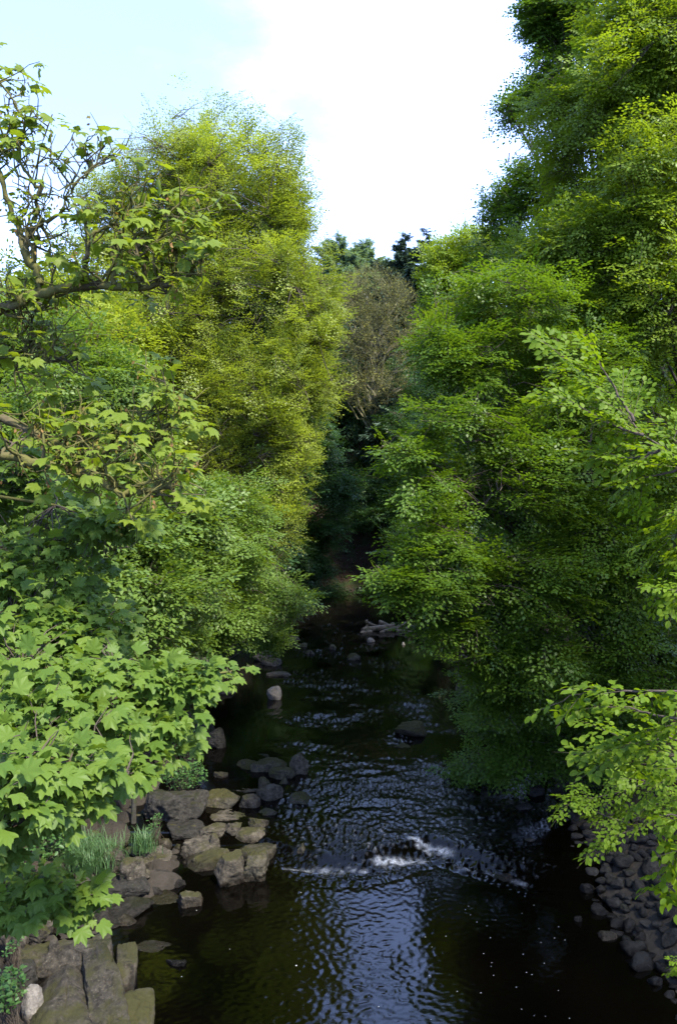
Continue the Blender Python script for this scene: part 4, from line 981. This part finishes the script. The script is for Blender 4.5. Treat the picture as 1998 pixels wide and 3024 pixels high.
R_(580, 2522, 120, 56, 'grey wedge-shaped block in the middle of the slab steps', 'rock', z0=.12, flat=.7, yaw=.25, box=.5)
R_(632, 2488, 30, 26, 'small grey stone perched beside the wedge-shaped block', 'rock', z0=.25, sub=3)
R_(745, 2535, 150, 54, 'flat mossy slab joining the two big blocks at the point', 'rock_moss', z0=.1, flat=.5, box=.45)
R_(605, 2562, 165, 66, 'long tilted slab with a pale face above the rock pool', 'rock', z0=.06, flat=.6, yaw=.32, tilt=(0, -.12), box=.45)
R_(672, 2622, 105, 112, 'big squared block, left of the pair at the tip of the spit', 'rock', flat=.75, box=.5, sub=5, yaw=.25)
R_(752, 2612, 78, 108, 'tall brown block, right of the pair at the tip of the spit', 'rock_moss', flat=.8, box=.5, sub=5, yaw=-.15, asp=1.0)
R_(382, 2632, 90, 100, 'upright grey rock beside the grass tuft', 'rock', z0=.12, box=.55, sub=5, yaw=.5)
R_(440, 2548, 130, 48, 'row of cracked grey rock behind the rock pool', 'rock', z0=.2, flat=.5, box=.45, yaw=.2, rough=.16)
R_(330, 2565, 100, 60, 'grey rock half covered by the grass tuft', 'rock', z0=.3, box=.55)
R_(558, 2682, 95, 62, 'rough pale rock at the near edge of the rock pool', 'rock', box=.55, flat=.7)
R_(485, 2672, 100, 40, 'low rough ledge closing the left of the rock pool', 'rock', flat=.4, rough=.16)
R_(515, 2625, 70, 40, 'small broken rock standing in the rock pool', 'rock_dark')
R_(440, 2650, 90, 40, 'dark wet rock between the rock pool and the upright grey rock', 'rock_dark')
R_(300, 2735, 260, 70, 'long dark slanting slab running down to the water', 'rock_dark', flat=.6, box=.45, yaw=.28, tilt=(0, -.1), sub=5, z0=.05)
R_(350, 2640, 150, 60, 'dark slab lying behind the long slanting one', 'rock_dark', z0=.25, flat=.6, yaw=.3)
R_(465, 2812, 145, 38, 'flat pointed stone lying alone in the still water', 'rock', flat=.4, asp=.45, box=.8, hz=.10)
R_(520, 2855, 80, 36, 'narrow broken stone in the still water below the flat pointed stone', 'rock_dark', flat=.5, asp=.4, yaw=-.35, hz=.13, box=.6)
# bedrock pavement in the lower left corner
def slab(u, v, zt, ln, wd, yaw, label, mat='rock', seed=1, rough=.10, cuts=3, tilt=(0, 0)):
    g0 = G(u, v, zt); hh = zt + .3
    ob = link('flat_rock', rock_mesh((wd * 1.16, ln, hh), seed, .16, cuts, rough, 5, .82), M[mat]); ob.location = (g0[0], g0[1], zt - hh * .42); ob.rotation_euler = (tilt[0], tilt[1], yaw)
    return tag(ob, label, 'rock')
slab(196, 2935, .34, 1.75, .74, .34, 'widest bedrock slab in the lower left corner beside the brown pool', seed=31, cuts=2, tilt=(0, -.05))
slab(306, 2900, .36, 2.1, .40, .38, 'narrow bedrock slab right of the long crack', seed=32, cuts=2, tilt=(.03, .06))
slab(402, 2985, .30, .85, .42, .30, 'mossy bedrock block at the water edge in the bottom row', 'rock_moss', seed=33, tilt=(0, .05))
slab(372, 2830, .30, .75, .26, .30, 'small bedrock block facing the still water', seed=34, tilt=(0, .12))
slab(330, 3040, .28, .8, .42, .36, 'cracked bedrock block cut by the bottom edge of the picture', seed=35)
slab(120, 2803, .38, .5, 1.15, .12, 'broken grey ledge above the brown pool', seed=36, rough=.2, cuts=7)
slab(275, 2770, .42, .5, .45, .3, 'bedrock step above the narrow slab', seed=37, rough=.16, cuts=5)
R_(20, 2960, 130, 200, 'dark ledge at the left edge beside the brown pool', 'rock_dark', z0=.1, hz=.35, asp=1.4, box=.45, flat=.6)
R_(80, 3040, 60, 110, 'pale rounded stone at the bottom edge near the brown pool', 'rock_pale', z0=0, hz=.45, asp=1.2, box=.7)
R_(100, 2768, 70, 52, 'biggest of the grey stones heaped at the left edge', 'rock', z0=.5, sub=3)
for (u, v, w, h, lb) in [(60, 2740, 45, 36, 'middle-sized grey stone on top of the heap at the left edge'), (130, 2728, 50, 40, 'brown stone at the back of the heap at the left edge'), (48, 2780, 55, 28, 'flat pale stone at the foot of the heap at the left edge'), (15, 2760, 40, 30, 'small grey stone leftmost in the heap at the left edge'), (155, 2790, 36, 20, 'small stone at the right end of the heap')]:
    R_(u, v, w, h, lb, 'rock', z0=.5, sub=3, box=.65)
R_(210, 2640, 120, 60, 'brown rock behind the lowest sycamore spray', 'rock', z0=.5)
# rocks in the stream and further up
R_(1222, 2178, 122, 50, 'broad brown boulder alone in mid-stream', 'rock_moss', z0=.15, box=.8, sub=4)
R_(1195, 2212, 75, 18, 'flat brown stone awash below the mid-stream boulder', 'rock_moss', z0=.15, hz=.05)
R_(1044, 1950, 38, 22, 'small rounded boulder in the riffle below the log pile', 'rock_moss', z0=.25, sub=3)
R_(983, 1918, 24, 16, 'smallest yellowish stone in the upper riffle', 'rock', z0=.28, sub=3)
R_(862, 1895, 66, 22, 'yellow-brown boulder at the upper left waterline', 'rock', z0=.28)
R_(890, 1912, 40, 14, 'low stone just below the yellow-brown boulder', 'rock', z0=.28, sub=3)
R_(916, 1932, 30, 12, 'low stone furthest from the upper left waterline', 'rock', z0=.27, sub=3)
R_(822, 2000, 76, 28, 'flat brown slab by the left bank above the pale pointed stone', 'rock', z0=.2, flat=.4)
R_(800, 1965, 60, 22, 'reddish stone on the left shore under the hazel', 'rock', z0=.3)
R_(775, 1945, 70, 24, 'flat reddish stone higher on the left shore under the hazel', 'rock', z0=.4)
R_(1370, 2050, 56, 34, 'grey boulder under the edge of the right-hand beech', 'rock', z0=.2)
R_(1096, 1897, 24, 14, 'white stone in the water at the foot of the log pile', 'rock_pale', z0=.28, sub=3)
R_(1190, 1905, 12, 8, 'little white stone right of the one under the log pile', 'rock_pale', z0=.28, sub=3)
R_(890, 2528, 34, 44, 'small mossy stone breaking the lip of the rapids', 'rock_moss', z0=.05)
R_(635, 2210, 60, 60, 'dark square boulder at the waterline below the ferny clump', 'rock_dark', z0=.05)
R_(600, 2180, 80, 60, 'dark boulder under the near sycamore tips', 'rock_dark', z0=.2)
R_(650, 2300, 50, 36, 'grey flake of stone on the left waterline', 'rock', z0=0, flat=.4)
R_(670, 2050, 50, 24, 'low dark stone in the slack water under the sprig', 'rock_dark', z0=0)
R_(1792, 2780, 82, 40, 'lone flat stone in the calm water near the right shore', 'rock', z0=0, hz=.07, asp=.6, box=.9)
R_(1841, 2726, 66, 26, 'thin flat stone just off the right shore', 'cobble', z0=0, hz=.05, asp=.5)
R_(1708, 2724, 22, 18, 'tiny pointed stone in the calm black water', 'cobble', z0=0, sub=3)
R_(1492, 2600, 72, 28, 'dark stone awash right of the white water', 'rock_dark', z0=.02, hz=.08)
R_(1588, 2580, 74, 22, 'low dark stone between the rapids and the right shore', 'rock_dark', z0=.02, hz=.06)
R_(1570, 2500, 50, 18, 'small dark stone near the right end of the rapids', 'rock_dark', z0=.1, hz=.08)
R_(1555, 2395, 60, 18, 'grey stone at the shore under the trailing bough', 'cobble', z0=.16, hz=.1)
R_(1585, 2350, 60, 22, 'grey slab at the shore just under the trailing bough tips', 'cobble', z0=.2, hz=.15)
# right shore cobbles
rng = np.random.default_rng(8)
cob = []
for k in range(10):
    me_ = rock_mesh((1, .78, .48), 900 + k, .6, 12, .14, 3); me_.materials.append(M['cobble']); cob.append(me_)
taken = []
def cobble(x, y, s, label, group, kinds=None):
    for (a, b, r) in taken:
        if (a - x) ** 2 + (b - y) ** 2 < ((r + s) * .33) ** 2: return False
    taken.append((x, y, s))
    o = bpy.data.objects.new('stone' if kinds else 'cobble', (kinds or cob)[int(rng.integers(0, 10))]); COL.objects.link(o)
    o.location = (x, y, max(gz(x, y), -.05) + s * .16); o.scale = (s, s * rng.uniform(.8, 1.1), s * rng.uniform(.8, 1.2))
    o.rotation_euler = (rng.normal(0, .2), rng.normal(0, .2), rng.uniform(0, 6.28)); tag(o, label, 'stone', group); return True
n = 0
for _ in range(9000):
    y = rng.uniform(10.2, 17.6); r = np.interp(y, RE_Y, RE_X); x = r + rng.uniform(-.25, 1.45)
    u, v, d = project(np.array([[x, y, .2]]))
    if u[0] > 2040: continue
    s = rng.choice([.16, .22, .28, .36, .48], p=[.14, .24, .28, .20, .14])
    if cobble(x, y, s, 'dark grey rounded cobble heaped with others on the right shore', 'dark cobbles heaped on the right shore'): n += 1
    if n >= 195: break
# loose stones between the left slabs
lst = []
for k in range(10):
    me_ = rock_mesh((1, .75, .55), 950 + k, .5, 12, .14, 4); me_.materials.append(M['rock' if k % 3 else 'rock_moss']); lst.append(me_)
n = 0
for _ in range(5000):
    y = rng.uniform(10.5, 20); l = np.interp(y, LE_Y, LE_X)
    she = np.interp(y, [10, 12, 13, 14.2, 15.5, 17.2, 20.4], [-3.3, -3.3, -3.3, -2.0, -1.9, -2.4, -3.6]); x = rng.uniform(l - .9, she)
    u, v, d = project(np.array([[x, y, .2]]))
    if u[0] < -30: continue
    s_ = rng.choice([.10, .16, .24, .36, .48], p=[.22, .28, .24, .18, .08])
    if cobble(x, y, s_, 'loose grey-brown stone lying between the slabs of the left shore', 'loose stones between the left slabs', lst): n += 1
    if n >= 100: break

# ------------------------------------------------------------------ driftwood pile
def log(p0, p1, r0, r1, label, seed, name='log'):
    rng = np.random.default_rng(seed); a, b = np.array(p0), np.array(p1)
    n = 9; pl = a + (b - a) * np.linspace(0, 1, n)[:, None] + rng.normal(0, .03, (n, 3)); rr = np.linspace(r0, r1, n) * rng.uniform(.9, 1.12, n)
    sides = 10; v, q = tubes(pl[None], rr[None], sides); v = v + rng.normal(0, .008, v.shape)
    cv = np.concatenate([v, pl[:1] + (a - b) * .004, pl[-1:] + (b - a) * .004]); k = len(v)
    i = np.arange(sides); j = (i + 1) % sides; e = (n - 1) * sides
    tr = np.concatenate([np.stack([j, i, np.full(sides, k)], 1), np.stack([e + i, e + j, np.full(sides, k + 1)], 1)])
    return tag(link(name, mesh_np(name, cv, [q, tr], False), M['wood']), label, 'log')
log(V(1068, 1884, 37), V(1290, 1876, 37.4), .19, .13, 'thickest pale log lying along the foot of the driftwood pile', 1)
log(V(1073, 1862, 37.4), V(1165, 1848, 37.8), .15, .11, 'short thick log across the left end of the driftwood pile', 2)
log(V(1120, 1870, 37.2), V(1200, 1842, 37.9), .10, .08, 'smooth pale log sloping up to the right in the driftwood pile', 3)
log(V(1085, 1842, 37.9), V(1225, 1868, 37.4), .07, .05, 'thin dark pole sloping down to the right in the driftwood pile', 4)
log(V(1120, 1836, 38.1), V(1170, 1856, 37.6), .09, .07, 'short log on top of the driftwood pile', 5)
log(V(1082, 1866, 37.5), V(1084, 1832, 37.6), .08, .06, 'broken stub standing up at the left end of the driftwood pile', 6)
log(V(1170, 1864, 37.4), V(1290, 1828, 38.4), .09, .05, 'slender branch pointing to the beech from the driftwood pile', 7)
log(V(1066, 1875, 37.2), V(1095, 1866, 37.3), .16, .12, 'pale broken butt at the left tip of the driftwood pile', 8)
log(V(1205, 1850, 38.0), V(1330, 1858, 38.2), .10, .07, 'grey log half hidden by beech leaves at the right of the driftwood pile', 9)

# ------------------------------------------------------------------ small plants, grass, foam
def blades(name, pts, hmin, hmax, w, mat, seed, lean=.5):
    rng = np.random.default_rng(seed); n = len(pts); h = rng.uniform(hmin, hmax, n); a = rng.uniform(0, 6.28, n)
    d = np.stack([np.cos(a), np.sin(a) - .3, np.zeros(n)], 1); f = np.linspace(0, 1, 5)
    c = pts[:, None] + np.array([0, 0, 1.])[None, None] * (h[:, None] * (f - .28 * f ** 3)[None])[:, :, None] + d[:, None] * (lean * h[:, None] * (f ** 2)[None])[:, :, None]
    s = np.stack([-np.sin(a), np.cos(a), np.zeros(n)], 1)[:, None] * (w * (1 - f ** 2 * .95))[None, :, None]
    v = np.stack([c - s, c + s], 2).reshape(n, 10, 3); off = (np.arange(n) * 10)[:, None, None]
    q = np.array([[2 * i, 2 * i + 1, 2 * i + 3, 2 * i + 2] for i in range(4)])[None] + off
    return link(name, mesh_np(name, v.reshape(-1, 3), q.reshape(-1, 4)), mat)
rng = np.random.default_rng(12)
pts = []
for _ in range(1500):
    u = rng.normal(255, 55); v = rng.normal(2520, 22); p = G(u, v, .45); pts.append([p[0], p[1], .35])
for _ in range(250):
    u = rng.normal(425, 16); v = rng.normal(2500, 8); p = G(u, v, .4); pts.append([p[0], p[1], .35])
gr = blades('grass', np.array(pts), .2, .55, .006, M['grass'], 3); gr['kind'] = 'stuff'
tag(gr, 'long grass arching over the rocks below the sycamore leaves', 'grass')
def herb(label, u, v, z, ru, rv, n, mat, size, seed, name='leafy_plant'):
    rng = np.random.default_rng(seed); c = G(u, v, z); d = c[1]
    base = np.array([c[0], d, max(gz(c[0], d), .05)])
    root = thing(name, base, label, 'plant')
    P = c + unit(rng.standard_normal((n, 3))) * np.array([ru * d / FPX, .35, rv * d / FPX]) * rng.random((n, 1)) ** .4
    Fr = Frames(); Fr.add(P, rng.standard_normal((n, 3)) * [1, 1, .35], np.array([0, -.2, 1.]) + rng.normal(0, .4, (n, 3)), size * rng.uniform(.6, 1.3, n))
    k = rng.choice(n, min(n, 60)); s = base + rng.normal(0, .08, (len(k), 3)) * [1, 1, .1]
    v_, q = tubes(np.stack([s, (s + P[k]) / 2 + rng.normal(0, .03, (len(k), 3)), P[k]], 1), np.broadcast_to(np.array([.005, .004, .002]), (len(k), 3)), 3)
    link('stem_mass', mesh_np('stem_mass', v_, q), M['bark_twig'], root, 'stuff')
    leaves(root, Fr, lg_hex(), mat); return root
herb('small-leaved bush hanging over the large dark boulder', 545, 2285, .9, 75, 45, 900, M['herb'], .06, 1)
herb('green clump on the bank above the dark square boulder', 540, 2190, 1.2, 70, 45, 700, M['herb'], .06, 2)
herb('broad-leaved plant growing left of the long grass', 150, 2490, .7, 60, 45, 260, M['herb'], .10, 3)
herb('bright sprig growing in a crack beside the large dark boulder', 458, 2425, .5, 20, 16, 60, M['herb'], .06, 4)
herb('weed with narrow leaves at the left edge beside the brown pool', 25, 2920, .65, 45, 60, 260, M['herb'], .07, 5)
herb('nettle-like plant on the bank at the left edge above the lowest sycamore spray', 35, 2520, .9, 70, 60, 420, M['herb'], .10, 7)
herb('tiny green weed on the broken grey ledge', 40, 2790, .7, 20, 14, 60, M['herb'], .05, 6)
# undergrowth on the banks
rng = np.random.default_rng(14); n = 26000
xx = rng.uniform(-16, 20, n); yy = rng.uniform(9, 75, n); zz = ground_z(xx[None], yy[None])[0]
ok = (zz > .75); xx, yy, zz = xx[ok], yy[ok], zz[ok]; P = np.stack([xx, yy, zz + rng.random(len(xx)) * .35], 1)
ok = fbm(P, .35, 9, 2) > .47; P = P[ok]; n = len(P)
Fr = Frames(); Fr.add(P, rng.standard_normal((n, 3)) * [1, 1, .4], np.array([0, 0, 1.]) + rng.normal(0, .35, (n, 3)), rng.uniform(.12, .3, n))
v, fs = expand(Fr.get(), lg_hex()); uo = link('ground_cover', mesh_np('ground_cover', v, fs), M['dark'], None, 'stuff')
tag(uo, 'dark ivy and low leaves covering the wooded banks', 'undergrowth')
# floating foam flecks
m, t, o = nodes("foam_fleck"); p = N(t, "ShaderNodeBsdfPrincipled", Roughness=.7); p.inputs['Base Color'].default_value = (.36, .36, .34, 1); t.links.new(p.outputs[0], o.inputs['Surface'])
bag = Bag(); rng = np.random.default_rng(15)
for k in range(48):
    if k < 36: u = rng.normal(1500, 150); v = rng.uniform(2640, 3024)
    else: u = rng.uniform(480, 1950); v = rng.uniform(2600, 3024)
    if u > 1760 or u < 470: continue
    g0 = G(u, v, 0); s = rng.uniform(.0035, .008) * (2.2 if rng.random() < .04 else 1); a = np.arange(6) / 6 * 6.283
    z = float(water(np.array([[g0[0]]]), np.array([[g0[1]]]))[0][0, 0])
    rr = s * rng.uniform(.7, 1.3, 6); ring = np.stack([g0[0] + rr * 1.3 * np.cos(a), g0[1] + rr * np.sin(a), np.full(6, z + .003)], 1)
    vv = np.concatenate([ring, [[g0[0], g0[1], z + .009]]]); bag.add(vv, np.array([[i, (i + 1) % 6, 6] for i in range(6)]))
fo = link('foam_fleck', bag.mesh('foam_fleck'), m, None, 'stuff'); tag(fo, 'scattered white foam flecks drifting on the dark water', 'foam')
